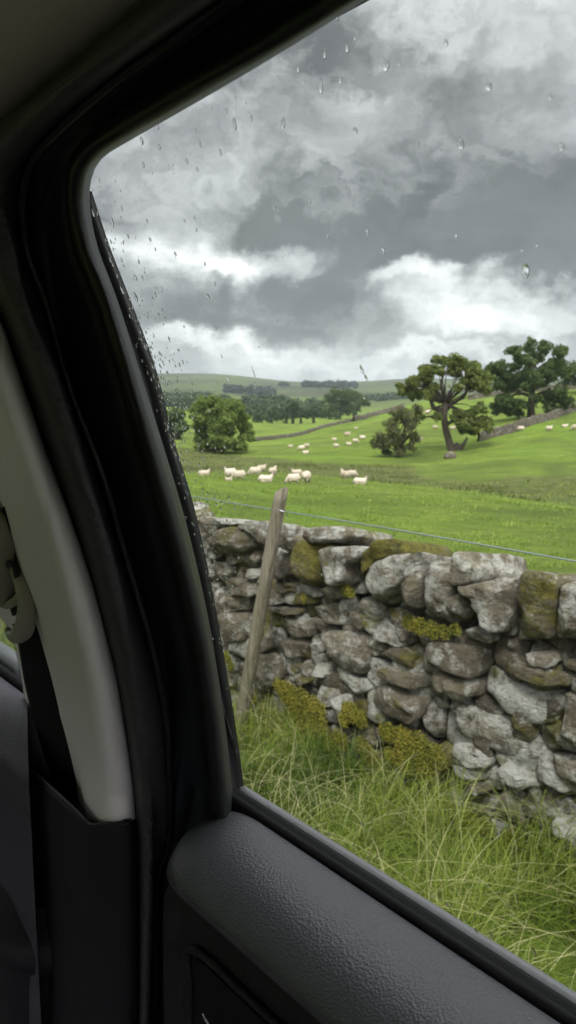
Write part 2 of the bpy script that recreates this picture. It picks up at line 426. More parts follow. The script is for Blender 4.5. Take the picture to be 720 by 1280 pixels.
def depth_dir(px, py):
    d = ray(px, py); d = d.copy(); d[2] = 0; return d/np.linalg.norm(d)
def tree(name, label, cat, base_px, clumps_px, limbs_px, leaf, n, size, r=None, group=None, depth=0.8, trunk_r=0.5, conv=None):
    conv = conv or (lambda x, y: (x, y))
    bx, by = conv(*base_px)
    P0, rg = ground_at(bx, by)
    if r is not None:
        P0 = hit_r(bx, by, r); P0[2] = float(terrain(P0[0], P0[1]))+CAMZ; rg = r
    sc = math.hypot(rg, 0)/FPX*1.0
    root = empty(name, P0); tag(root, label, cat, group)
    cx = np.mean([conv(c[0], c[1])[0] for c in clumps_px]); k = abs(conv(1, 0)[0]-conv(0, 0)[0])
    spread = (max(conv(c[0], 0)[0] for c in clumps_px)-min(conv(c[0], 0)[0] for c in clumps_px))*0.5*sc*depth
    cl = []
    dd = depth_dir(bx, by)
    for (x, y, rr) in clumps_px:
        X, Y = conv(x, y); p = hit_r(X, Y, rg)
        rm = rr*k*sc*1.2
        u = abs(X-cx)*sc/(spread/depth+1e-6); dep = spread*math.sqrt(max(0.05, 1-u*u))
        for q in range(2):
            o = rnd.uniform(-1, 1)*dep
            c0 = p+dd*o+np.array([0, 0, rnd.uniform(-.3, .3)*rm])
            cl.append((c0, rm*0.6))
            for _ in range(4):
                v_ = np.array([rnd.gauss(0, 1), rnd.gauss(0, 1), rnd.gauss(0, .7)]); v_ /= np.linalg.norm(v_)
                cl.append((c0+v_*rm*rnd.uniform(.45, .95), rm*rnd.uniform(0.30, 0.55)))
    leaf_mesh('crown', cl, n, size, leaf, root)
    mb = MB()
    for (pts, r0, r1) in limbs_px:
        path = []
        off = 0.0
        for i, (x, y) in enumerate(pts):
            X, Y = conv(x, y); p = hit_r(X, Y, rg)
            if i > 0: off += rnd.uniform(-1, 1)*spread*0.12
            path.append(p+dd*off)
        path = catmull(path, len(pts)*4)
        if pts[0] == limbs_px[0][0][0]: path[0][2] = P0[2]-0.3
        rad = np.linspace(r0, r1, len(path))*(1+0.12*rng.random(len(path)))
        if pts[0] == limbs_px[0][0][0]: rad[0] *= 1.6; rad[1] *= 1.25
        mb.add(*tube_pts(path, rad, 9))
    # a few inner branches reaching into the clumps
    cen = hit_r(*conv(*limbs_px[0][0][-1]), rg)
    for (c, rr) in cl[::10]:
        mid = (cen+c)/2+np.array([rnd.uniform(-.4, .4), rnd.uniform(-.4, .4), rnd.uniform(-.2, .5)])
        pth = catmull([cen, mid, c], 8)
        mb.add(*tube_pts(pth, np.linspace(trunk_r*0.15, trunk_r*0.03, 8), 6))
    mb.build('trunk', M['bark'], root)
    return root
cz6 = lambda x, y: (490+x/6, 430+y/6)
tree('oak_tree', 'gnarled oak with a bare twisted trunk and flat spreading crown in mid field', 'oak tree', (455, 800),
     [(270,175,50),(350,130,42),(430,140,45),(510,125,48),(580,190,52),(640,240,55),(700,260,45),(685,340,40),(620,300,45),(560,280,48),(470,215,50),(360,200,42),(250,250,60),(170,290,55),(95,340,42),(190,370,48),(290,350,52),(340,390,36),(150,390,32),(70,365,25),(500,330,32),
      (500,520,50),(580,520,55),(650,500,42),(540,590,55),(640,580,55),(700,590,45),(590,645,42),(480,560,36),(710,630,34),(340,545,30),(195,520,28),(225,545,22)],
     [([(455,830),(425,720),(400,620),(392,520),(402,450)], 0.46, 0.34), ([(398,500),(455,445),(545,385),(560,320),(600,260)], 0.30, 0.08),
      ([(402,450),(385,370),(370,290),(400,200)], 0.28, 0.08), ([(392,500),(320,480),(290,420),(255,340),(170,300)], 0.32, 0.08), ([(390,560),(320,545),(240,545),(200,530)], 0.2, 0.05),
      ([(410,600),(480,570),(560,560),(650,570)], 0.25, 0.06), ([(402,450),(440,350),(520,280),(520,180)], 0.28, 0.08),
      ([(455,800),(500,790),(545,740),(565,700)], 0.45, 0.12), ([(470,760),(520,810),(535,860)], 0.5, 0.35)],
     M['oak_leaf'], 60000, 0.17, conv=cz6, trunk_r=0.7)
cz2 = lambda x, y: (590+x/5.54, 420+y/5.54)
tree('oak_tree', 'broad dark oak standing against a field wall on the right hillside', 'oak tree', (410, 575),
     [(290,110,42),(400,85,42),(500,90,48),(600,125,52),(630,170,40),(330,145,48),(200,205,50),(150,235,45),(130,285,40),(450,140,45),(560,195,45),(645,235,45),(250,265,45),(350,300,62),(450,290,62),(550,265,48),(250,330,52),(190,330,42),(400,350,52),
      (230,440,52),(175,505,40),(265,500,50),(340,470,48),(320,535,32),(440,440,34),(530,430,52),(600,430,52),(665,450,42),(560,480,42),(600,380,42),(400,200,40),(500,220,40),(300,220,36)],
     [([(410,590),(408,480),(415,390),(405,260)], 0.65, 0.3), ([(412,430),(460,400),(520,385),(600,400)], 0.25, 0.08), ([(412,420),(350,400),(280,410),(230,430)], 0.25, 0.08),
      ([(412,360),(330,300),(250,240)], 0.25, 0.08), ([(410,330),(480,260),(560,200)], 0.28, 0.08)],
     M['dark_leaf'], 66000, 0.19, conv=cz2, trunk_r=0.6)
tree('oak_tree', 'dark spreading tree on the skyline at the right edge, behind the broad oak', 'tree', (745, 488),
     [(704,468,9),(716,462,12),(730,456,13),(745,452,14),(760,458,13),(775,466,11),(712,474,8),(760,472,12),(735,470,12)],
     [([(745,490),(744,476),(742,462)], 0.6, 0.3), ([(744,476),(722,466),(708,468)], 0.2, 0.06), ([(744,472),(765,464)], 0.2, 0.06)],
     M['dark_leaf'], 12000, 0.36, r=190, trunk_r=0.5)
cz4 = lambda x, y: (190+x/5.14, 450+y/5.14)
tree('broadleaf_tree', 'rounded bushy green tree in the hollow at the left, behind the sheep', 'tree', (430, 598),
     [(330,275,50),(410,270,52),(480,295,55),(540,350,55),(585,420,52),(605,480,45),(560,535,45),(480,530,55),(400,540,55),(330,530,50),(320,460,55),(300,360,50),(380,370,75),(450,430,80),(300,555,25),(275,310,32),(430,575,35)],
     [([(430,610),(430,540),(420,440)], 0.5, 0.3), ([(430,520),(500,440)], 0.2, 0.08), ([(425,500),(350,400)], 0.2, 0.08)],
     M['ash_leaf'], 40000, 0.22, conv=cz4, trunk_r=0.5)
cz3 = lambda x, y: (310+x/3.6, 450+y/3.6)
tree('broadleaf_tree', 'dense dark tree on the ridge at the end of the hedge line, mid picture', 'tree', (415, 268),
     [(368,168,26),(400,148,26),(440,148,30),(478,168,32),(510,188,30),(380,208,32),(400,238,24),(440,212,32),(480,225,24),(368,258,14),(532,190,20),(430,180,30)],
     [([(415,272),(415,240),(420,200)], 0.6, 0.3), ([(415,235),(470,200)], 0.2, 0.08)],
     M['dark_leaf'], 34000, 0.33, conv=cz3, trunk_r=0.5)
cz7 = lambda x, y: (440+x/2.571, 400+y/2.571)
tree('hawthorn_tree', 'small scruffy hawthorn with thin grey foliage left of the gnarled oak', 'hawthorn tree', (150, 440),
     [(90,385,26),(130,340,26),(168,302,24),(192,330,26),(120,375,26),(160,375,22),(200,375,20),(78,400,16),(108,420,18),(210,282,15),(150,418,20),(185,410,18),(140,310,18)],
     [([(150,446),(158,410),(165,370),(175,320)], 0.28, 0.12), ([(158,410),(130,370),(110,350)], 0.14, 0.04), ([(160,400),(190,360),(205,300)], 0.14, 0.04), ([(152,425),(100,400)], 0.1, 0.03)],
     M['thorn_leaf'], 12000, 0.15, conv=cz7, trunk_r=0.25)
tree('broadleaf_tree', 'dark tree in the hollow nearest the window pillar, seen through raindrops', 'tree', (218, 549),
     [(222,526,11),(213,520,10),(228,534,8),(217,538,9),(206,530,10),(200,540,9)],
     [([(218,552),(218,538),(217,524)], 0.4, 0.2), ([(218,538),(208,526)], 0.2, 0.05)],
     M['dark_leaf'], 6000, 0.45, r=150, trunk_r=0.4)
# smaller far trees, each its own
far_trees = [
 (235, 513, 9, 'farther tree on the valley side above the dark left tree'), (222, 510, 7, 'small far tree on the valley side beside the window pillar'),
 (345, 511, 5, 'small round far tree alone below the dark plantation block'), (332, 509, 4, 'tiny far tree just left of the small round one below the plantation'),
 (392, 521, 9, 'valley tree touching the left side of the dark ridge tree'), (376, 524, 9, 'valley tree two crowns left of the dark ridge tree'),
 (358, 526, 10, 'broad valley tree in the middle of the row beyond the hedge'), (340, 528, 9, 'valley tree left of the broad one in the row beyond the hedge'),
 (322, 529, 8, 'valley tree just right of the big rounded bushy tree'), (366, 516, 8, 'pale valley tree standing behind the row beyond the hedge'),
 (352, 513, 6, 'small valley tree behind the row, above the broad one'), (700, 485, 5, 'low shrub tree along the top wall at the right'),
]
for (x, y, rp, lab) in far_trees:
    rr = 300 if x < 500 else 215
    if y < 515 and x < 500: rr = 480
    s = rr/FPX
    tree('valley_tree', lab, 'tree', (x, y), [(x, y-rp*0.9, rp*0.75), (x-rp*0.55, y-rp*0.6, rp*0.6), (x+rp*0.6, y-rp*0.65, rp*0.6), (x+rp*.2, y-rp*1.3, rp*.5)],
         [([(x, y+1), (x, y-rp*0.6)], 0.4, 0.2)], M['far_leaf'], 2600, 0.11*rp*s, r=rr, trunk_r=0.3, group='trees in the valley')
def wood(name, label, pts, rdist, wpx, hpx, mat, n, size):
    cl = []
    for i in range(60):
        t = rnd.random()*(len(pts)-1); a = int(t); f = t-a
        x = pts[a][0]*(1-f)+pts[a+1][0]*f; y = pts[a][1]*(1-f)+pts[a+1][1]*f
        r = rdist*rnd.uniform(0.97, 1.1); p = hit_r(x, y, r)
        z = float(terrain(p[0], p[1]))+CAMZ; rm = hpx*rdist/FPX*0.5*rnd.uniform(0.7, 1.1)
        cl.append((np.array([p[0], p[1], z+rm*0.8]), rm))
    tag(leaf_mesh(name, cl, n, size, mat, None), label, 'woodland', kind='stuff')
wood('conifer_plantation', 'dark conifer plantation block on the far fell above the hedge row', [(282, 494), (300, 496), (322, 499), (342, 502)], 1150, 60, 9, M['pine_leaf'], 9000, 2.2)
wood('conifer_plantation', 'small dark plantation on the far fell, left of the wide one', [(350, 486), (360, 487)], 1500, 60, 5, M['pine_leaf'], 2000, 2.6)
wood('conifer_plantation', 'wide dark plantation on the far fell left of the gnarled oak', [(380, 488), (400, 489), (425, 490), (445, 491)], 1450, 60, 9, M['pine_leaf'], 8000, 2.6)
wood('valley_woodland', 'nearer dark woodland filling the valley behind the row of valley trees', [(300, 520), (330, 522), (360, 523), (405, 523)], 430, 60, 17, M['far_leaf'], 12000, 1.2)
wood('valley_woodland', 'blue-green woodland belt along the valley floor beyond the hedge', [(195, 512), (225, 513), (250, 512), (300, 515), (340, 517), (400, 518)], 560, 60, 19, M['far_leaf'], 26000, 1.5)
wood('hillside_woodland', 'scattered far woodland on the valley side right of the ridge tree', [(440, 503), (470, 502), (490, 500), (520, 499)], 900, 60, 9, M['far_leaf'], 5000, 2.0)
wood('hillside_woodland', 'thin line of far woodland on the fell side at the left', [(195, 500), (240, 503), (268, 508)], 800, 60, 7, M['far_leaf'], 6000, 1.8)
# ------------------------------------------------------------------ stone
def mk_stone(name='dry_stone', scale=1.0, cheap=False):
    m, N, out = new_mat(name); c = coord(N)
    at = lambda nme: N.n('ShaderNodeAttribute', attribute_name=nme).outputs['Fac']
    n1 = N.noise(c, 7*scale, 7, 0.68, 0.4); n2 = N.noise(c, 34*scale, 6, 0.7); n3 = N.noise(N.vmath('MULTIPLY', c, (0.8, 1, 3.2)), 16*scale, 6, 0.7, 0.6)
    base = N.ramp(n1, [(0.28, (0.080, 0.066, 0.046)), (0.45, (0.165, 0.145, 0.110)), (0.6, (0.255, 0.232, 0.188)), (0.78, (0.38, 0.355, 0.30))])
    base = N.mix(N.math('MULTIPLY', N.ramp(n3, [(0.42, 0.0), (0.62, 1.0)]), 0.45), base, (0.125, 0.108, 0.080))
    tone = at('tone')
    base = N.mix(1.0, base, N.ramp(tone, [(0.0, (0.45, 0.43, 0.42)), (0.35, (0.82, 0.79, 0.74)), (0.65, (1.0, 0.97, 0.92)), (1.0, (1.35, 1.32, 1.28))]), 'MULTIPLY')
    # pale crusts of lichen with edges of their own
    lf = N.math('ADD', N.noise(c, 13*scale, 8, 0.72, 0.3), N.math('MULTIPLY', N.math('POWER', at('lichen'), 1.6), 0.22))
    base = N.mix(N.ramp(lf, [(0.55, 0.0), (0.66, 0.70), (0.80, 0.95)]), base, N.mix(n2, (0.40, 0.40, 0.36), (0.66, 0.65, 0.61)))
    # moss and ochre algae
    mf = N.math('ADD', N.noise(N.vmath('ADD', c, (7, 3, 1)), 6*scale, 6, 0.65, 0.6), N.math('MULTIPLY', at('moss'), 0.34))
    mcol = N.ramp(N.noise(c, 22, 4, 0.6), [(0.3, (0.060, 0.062, 0.012)), (0.55, (0.150, 0.135, 0.020)), (0.75, (0.22, 0.20, 0.03))])
    base = N.mix(N.ramp(mf, [(0.62, 0.0), (0.74, 0.9)]), base, mcol)
    base = N.mix(N.ramp(n2, [(0.30, 0.55), (0.45, 0.0)]), base, (0.05, 0.042, 0.034))
    h = N.math('ADD', N.math('MULTIPLY', n3, 0.30), N.math('ADD', N.math('MULTIPLY', n2, 0.55), N.math('MULTIPLY', N.noise(c, 120*scale, 4, 0.7), 0.12)))
    principled(N, out, base, 0.85, 0.25, normal=bump(N, h, 0.075/scale, 1.0))
    return m
M['stone'] = mk_stone()
M['far_stone'] = mk_stone('field_wall_stone', 0.25)
M['bank'] = None
def closed_round(poly, n=30, rounds=1):
    P = [np.array(p, float) for p in poly]
    for _ in range(rounds):
        Q = []
        for i in range(len(P)):
            a, b = P[i], P[(i+1) % len(P)]
            cf = 0.13+0.10*((i*7+len(P)) % 3)/2; Q += [a*(1-cf)+b*cf, a*cf+b*(1-cf)]
        P = Q
        if _ == 0 and rounds > 1 and len(P) > 12: pass
    P = np.array(P+[P[0]]); L = np.concatenate([[0], np.cumsum(np.linalg.norm(np.diff(P, axis=0), axis=1))])
    s = np.linspace(0, L[-1], n+1)[:-1]
    return np.stack([np.interp(s, L, P[:, 0]), np.interp(s, L, P[:, 1])], 1)
def stone_shape(poly, yf, depth, bulge, n=30, rough=0.016, tilt=(0, 0), shear=0.0):
    """poly in (X, z) of the wall face -> closed weathered block"""
    P = closed_round(poly, n); C = P.mean(0); seed = rnd.uniform(0, 50)
    ex = (P[:, 0].max()-P[:, 0].min())/2; ez = (P[:, 1].max()-P[:, 1].min())/2; cc = Vector((C[0], yf+0.05, C[1])); planes = []
    for _ in range(14):
        a = rnd.uniform(0, 6.283); tl = rnd.uniform(0.15, 1.25)
        nv = Vector((math.cos(a)*math.sin(tl), -math.cos(tl), math.sin(a)*math.sin(tl)))
        sup = abs(nv.x)*ex*0.82+abs(nv.z)*ez*0.82+abs(nv.y)*(0.05+bulge)
        planes.append((nv, sup*rnd.uniform(0.56, 0.92)))
    rings = [(0.0, -bulge*.8), (0.25, -bulge*0.85), (0.45, -bulge*0.85), (0.62, -bulge*0.8), (0.80, -bulge*0.72), (0.92, -bulge*0.5), (0.975, -bulge*0.05), (1.0, bulge*0.7),
             (1.0, depth*0.3), (0.99, depth*0.6), (0.96, depth*0.85), (0.85, depth*0.97), (0.5, depth), (0.0, depth)]
    V = []
    for t, y in rings:
        for p in P:
            q = C+(p-C)*t
            yy = yf+y+(q[0]-C[0])*tilt[0]+(q[1]-C[1])*tilt[1]
            v = Vector((q[0], yy, q[1]))
            f = v*5.0+Vector((seed, seed*0.7, 0)); g = v*17.0+Vector((0, seed, seed)); fl = Vector((v.x*4, v.y*4, v.z*13+seed))
            for nv, dd_ in planes:
                o_ = (v-cc).dot(nv)-dd_
                if o_ > 0: v = v-nv*o_*0.98
            d = noise.noise_vector(f)*rough*0.9+noise.noise_vector(g)*rough*0.6
            ledge = (noise.noise(fl)*0.9 + (noise.cell(Vector((v.x*6, v.y*6, v.z*14))+Vector((seed, 0, seed)))-0.5)*0.6 + abs(noise.noise(v*8+Vector((seed, 3, 0))))*-2.2)*rough
            V.append((v.x+d.x, v.y+d.y+ledge, v.z+d.z-shear*max(0, y)))
    return V, grid_faces(len(rings), n, True)
class StoneSet:
    def __init__(s): s.v = []; s.f = []; s.t = []; s.l = []; s.m = []
    def add(s, V, F, tone, lichen, moss):
        b = len(s.v); s.v += V; s.f += [tuple(i+b for i in q) for q in F]
        s.t += [tone]*len(V); s.l += [lichen]*len(V); s.m += [moss]*len(V)
    def build(s, name, parent, mat=None):
        return mesh_obj(name, s.v, s.f, mat or M['stone'], parent, attrs={'tone': s.t, 'lichen': s.l, 'moss': s.m})
zc = {1: (240, 600, 4.5), 2: (400, 640, 4.5), 3: (560, 660, 4.5), 4: (270, 760, 4.5), 5: (400, 780, 4.5), 6: (560, 800, 4.5), 7: (480, 920, 3.0), 8: (300, 880, 3.0)}
WY = 2.5
def wall_poly(o, pts, Y=WY, shrink=0.97):
    ox, oy, s = zc[o]
    P = np.array([[hit_y(ox+x/s, oy+y/s, Y)[i] for i in (0, 2)] for x, y in pts])
    return P.mean(0)+(P-P.mean(0))*shrink*0.975
wall = empty('dry_stone_wall', (-2.5, 2.75, CAMZ-1.8))
tag(wall, 'rough lichen-spotted dry stone wall with mossy coping beside the lane', 'stone wall', kind='thing')
# coping stones: (frame, outline, tone, lichen, moss, depth)
copes = [
 (1, [(0,225),(60,195),(130,205),(150,260),(150,300),(90,340),(10,320)], .75, .4, 0), (1, [(120,300),(180,262),(240,250),(330,290),(340,370),(290,400),(200,410),(130,400)], .45, .3, .3),
 (1, [(240,235),(330,228),(405,225),(400,300),(380,375),(335,290)], .8, .6, 0), (1, [(110,215),(260,218),(330,232),(240,258),(170,262),(120,245)], .75, .9, 0),
 (1, [(440,330),(480,300),(560,320),(600,380),(610,470),(560,430),(490,380)], .35, .2, .3),
 (1, [(555,345),(640,340),(700,345),(715,470),(700,580),(620,590),(600,480)], .5, .3, .9), (1, [(540,335),(600,290),(700,252),(790,262),(850,330),(720,350),(640,345)], .55, .6, .2),
 (2, [(-10,220),(30,195),(120,185),(230,172),(300,168),(230,250),(170,290),(170,400),(60,410),(0,370)], .5, .7, .1),
 (2, [(190,280),(240,205),(330,155),(415,142),(475,225),(400,245),(330,290),(250,360),(225,420),(165,390)], .3, .1, .85),
 (2, [(248,345),(300,290),(370,245),(480,232),(600,235),(640,262),(610,310),(520,370),(430,440),(330,500),(260,492),(225,450)], .72, .75, 0),
 (2, [(500,380),(590,320),(585,420),(545,560),(480,540),(485,440)], .45, .2, .1),
 (2, [(590,320),(640,245),(745,225),(790,300),(750,420),(685,580),(600,625),(550,585),(580,450)], .7, .6, 0),
 (3, [(0,150),(40,120),(125,112),(150,200),(172,285),(60,340),(0,345),(-20,240)], .7, .5, .1),
 (3, [(-130,330),(0,352),(130,375),(125,500),(0,565),(-80,530),(-120,430)], .25, .1, .4),
 (3, [(20,325),(60,310),(180,290),(350,235),(425,240),(405,330),(355,480),(300,605),(180,540),(135,430),(130,375)], .55, .5, .1),
 (3, [(405,235),(540,228),(680,250),(630,340),(600,480),(550,640),(430,635),(350,560),(375,430)], .5, .35, .5),
 (3, [(645,270),(760,258),(860,330),(840,620),(700,640),(590,620),(580,520),(620,380)], .6, .7, .2),
]
for i, (o, pts, tn, li, mo) in enumerate(copes):
    s = StoneSet(); s.add(*stone_shape(wall_poly(o, pts, WY-0.04, 0.985), WY-0.04+rnd.uniform(-.02, .03), 0.42, 0.038, 44, 0.016, (rnd.uniform(-.25, .25), 0.10), 0.22), tn, li, mo)
    s.build('coping_stone', wall)
face = [
 (1, [(80,330),(140,305),(195,405),(150,450),(80,440)], .5, .2, 0), (1, [(180,412),(290,405),(290,480),(185,475)], .45, .1, .2), (1, [(75,470),(160,455),(250,470),(240,530),(100,540)], .7, .4, 0),
 (1, [(300,395),(360,400),(365,480),(280,470)], .7, .3, .3), (1, [(265,500),(365,510),(355,570),(270,550)], .8, .7, 0), (1, [(160,570),(250,550),(340,580),(340,665),(250,655),(165,625)], .5, .3, .2),
 (1, [(105,620),(230,660),(275,720),(260,760),(130,750)], .55, .2, .1), (1, [(450,420),(540,400),(610,500),(600,555),(450,560)], .1, 0, .1), (1, [(425,585),(580,575),(585,635),(500,645),(425,625)], .5, .2, .4),
 (1, [(588,570),(650,600),(715,620),(700,670),(600,640)], .75, .6, .2), (1, [(395,620),(490,615),(530,690),(440,715),(395,700)], .75, .5, 0), (1, [(520,640),(600,645),(700,680),(640,710),(540,700)], .5, .2, .8),
 (2, [(-20,430),(60,415),(125,430),(160,485),(20,505)], .55, .2, .3), (2, [(-30,520),(110,510),(150,560),(130,640),(100,650),(-20,610)], .5, .4, 0), (2, [(150,555),(240,575),(245,660),(140,650)], .3, .1, 0),
 (2, [(180,500),(220,485),(270,500),(345,560),(335,602),(230,580)], .8, .6, .1), (2, [(350,550),(440,560),(460,625),(400,642),(345,600)], .5, .3, .5),
 (2, [(250,620),(340,610),(480,690),(475,740),(430,775),(330,735),(245,690)], .75, .8, 0),
 (3, [(80,565),(160,545),(260,605),(240,650),(140,620)], .75, .7, .2),
 (5, [(0,40),(90,30),(230,60),(272,110),(272,210),(240,300),(150,290),(60,230),(10,190)], .65, .55, .1),
 (5, [(290,130),(400,125),(520,190),(605,250),(580,290),(450,250),(300,190)], .4, .1, .3), (5, [(330,225),(430,245),(592,300),(590,380),(540,392),(420,320),(340,285)], .5, .3, .2),
 (5, [(305,355),(400,330),(500,390),(572,430),(562,530),(490,572),(400,545),(300,470)], .55, .35, 0), (5, [(35,245),(110,255),(170,310),(300,350),(290,390),(190,422),(90,355)], .85, .95, 0),
 (5, [(-20,340),(80,380),(75,475),(-10,465)], .85, .9, .2), (5, [(95,400),(165,400),(150,565),(80,565),(80,470)], .9, 1.0, 0), (5, [(605,285),(660,262),(740,285),(745,400),(620,365)], .6, .2, 0),
 (5, [(150,440),(240,430),(270,520),(200,560),(150,540)], .2, 0, .9), (5, [(60,600),(180,590),(190,680),(60,720)], .6, .4, .4), (5, [(200,600),(300,590),(340,640),(320,710),(210,650)], .6, .5, .2),
 (6, [(-165,65),(-90,0),(40,3),(160,40),(268,100),(205,185),(150,228),(30,180),(-120,130)], .28, .35, 0), (6, [(-60,192),(40,200),(152,240),(165,345),(60,345),(-55,272)], .6, .3, 0),
 (6, [(172,222),(260,200),(400,240),(602,290),(645,380),(602,510),(480,502),(340,450),(175,385)], .55, 1.0, .1), (6, [(-125,312),(0,330),(200,410),(420,510),(590,580),(545,690),(420,705),(300,682),(0,542),(-135,425)], .5, .7, .1),
 (6, [(615,290),(760,330),(850,600),(740,600),(620,565)], .4, .3, .1), (6, [(290,80),(400,108),(540,150),(720,210),(770,292),(600,262),(370,202),(265,152)], .5, .2, .4),
 (6, [(435,62),(620,68),(650,112),(560,142),(430,112)], .65, .5, .1), (6, [(600,120),(780,95),(800,225),(680,182)], .5, .3, .3), (6, [(15,592),(130,590),(215,680),(200,745),(0,725),(-25,640)], .85, 1.0, .1),
 (7, [(215,60),(270,33),(350,65),(395,112),(380,132),(300,100),(230,92)], .85, 1.0, 0), (7, [(228,110),(385,138),(372,172),(300,182),(228,152)], .6, .7, .1), (7, [(308,178),(402,188),(392,218),(308,208)], .55, .5, .2),
 (7, [(398,130),(440,108),(562,168),(578,207),(500,203),(418,168)], .75, 1.0, 0), (7, [(188,210),(262,208),(292,272),(198,262)], .6, .6, .4), (7, [(338,238),(402,248),(432,292),(380,312),(338,282)], .75, .7, .2),
 (7, [(413,213),(482,228),(484,292),(428,282)], .6, .6, .2), (7, [(602,66),(730,106),(800,150),(790,270),(640,232),(588,150)], .6, .5, .1), (7, [(488,248),(622,288),(602,362),(498,332)], .4, .3, .4),
 (7, [(622,288),(740,315),(790,380),(770,450),(690,455),(600,405)], .7, .8, .1), (4, [(10,20),(150,25),(155,195),(25,205)], .65, .3, .1), (4, [(318,60),(440,48),(562,68),(582,150),(490,182),(328,172)], .45, .3, .2),
 (4, [(318,188),(490,185),(495,285),(380,285)], .45, .3, .1), (4, [(500,210),(560,195),(598,205),(592,252),(560,278),(500,252)], .9, 1.0, 0), (4, [(375,290),(442,288),(445,375),(370,362)], .55, .3, .1),
 (4, [(538,310),(602,308),(622,402),(528,365)], .85, .9, .1), (4, [(535,430),(662,460),(665,575),(590,555),(538,475)], .85, .95, .1), (4, [(198,250),(312,258),(355,310),(342,425),(280,505),(208,485)], .5, .3, .3),
 (4, [(438,388),(522,398),(512,442),(438,422)], .5, .2, .4), (4, [(270,-5),(480,0),(495,35),(290,25)], .5, .2, .2), (4, [(500,0),(700,0),(705,115),(580,82)], .5, .35, .1), (4, [(185,178),(312,168),(312,242),(200,242)], .4, .1, .1),
 (4, [(180,540),(260,548),(382,620),(300,665),(190,625)], .6, .5, .5),
]
st = StoneSet()
for (o, pts, tn, li, mo) in face:
    st.add(*stone_shape(wall_poly(o, pts), WY+rnd.uniform(-.02, .035), 0.24, 0.020, 30, 0.012, (rnd.uniform(-.2, .2), rnd.uniform(-.1, .25))), tn, li, mo)
# the courses everywhere else, and the small hearting stones that fill the gaps
z = -1.95+CAMZ; row = 0
while z < -0.86+CAMZ:
    h = rnd.uniform(0.10, 0.17); x = -13.0+rnd.uniform(0, .2)
    while x < 6.0:
        w = rnd.uniform(0.14, 0.40); inside = -4.05 < x+w/2 < -1.15
        if inside: w *= 0.6
        j = lambda a: rnd.uniform(-a, a)
        pl = [(x+.008, z+j(.02)), (x+w*0.5, z+j(.015)-.005), (x+w-.008, z+j(.02)), (x+w-.004+j(.015), z+h*0.5), (x+w-.012, z+h+j(.02)), (x+w*0.45, z+h+j(.02)+.008), (x+.012, z+h+j(.02)), (x+j(.015), z+h*0.5)]
        near = -6 < x < 1
        if (x < -9 or x > 2.5) and rnd.random() < 0.0: pass
        st.add(*stone_shape(pl, (2.555 if inside else 2.5)+j(.02), 0.2, 0.03, 22 if near else 14, 0.014, (j(.15), j(.15))), rnd.random()*0.8+(-.05 if inside else .1), rnd.random(), max(0, rnd.random()-0.45))
        x += w
    z += h; row += 1
st.build('stonework', wall)
def far_cope(x, w, h):
    j = lambda a: rnd.uniform(-a, a)
    pl = [(x, .70+j(.02)), (x+w*.5, .69), (x+w, .70+j(.02)), (x+w+j(.03), .70+h*.6), (x+w*.8, .70+h+j(.03)), (x+w*.4, .70+h+j(.04)), (x+w*.05, .70+h*.7)]
    s = StoneSet(); s.add(*stone_shape(pl, WY-0.04+j(.03), 0.42, 0.05, 26, 0.018, (j(.2), .1)), rnd.random(), rnd.random(), rnd.random()*0.7); s.build('coping_stone', wall)
x = -1.17
while x < 4: w = rnd.uniform(.18, .38); far_cope(x, w-.01, rnd.uniform(.16, .26)); x += w
x = -3.98
while x > -12: w = rnd.uniform(.2, .42); far_cope(x-w, w-.01, rnd.uniform(.16, .26)); x -= w
# rubble core between the two faces
xs = np.linspace(-13, 6, 200); pts = []
for x in xs:
    for (y, zz) in [(2.62, -0.45), (2.62, .2), (2.64, .66), (2.8, .68), (2.97, .66), (3.02, .2), (3.06, -.45)]:
        d = noise.noise_vector(Vector((x*4, y*4, zz*4)))*0.05
        pts.append((x+d.x, y+d.y, zz+d.z))
mesh_obj('rubble_core', pts, grid_faces(len(xs), 7), M['stone'], wall, attrs={'tone': [0.15]*len(pts), 'lichen': [0.2]*len(pts), 'moss': [0.4]*len(pts)})
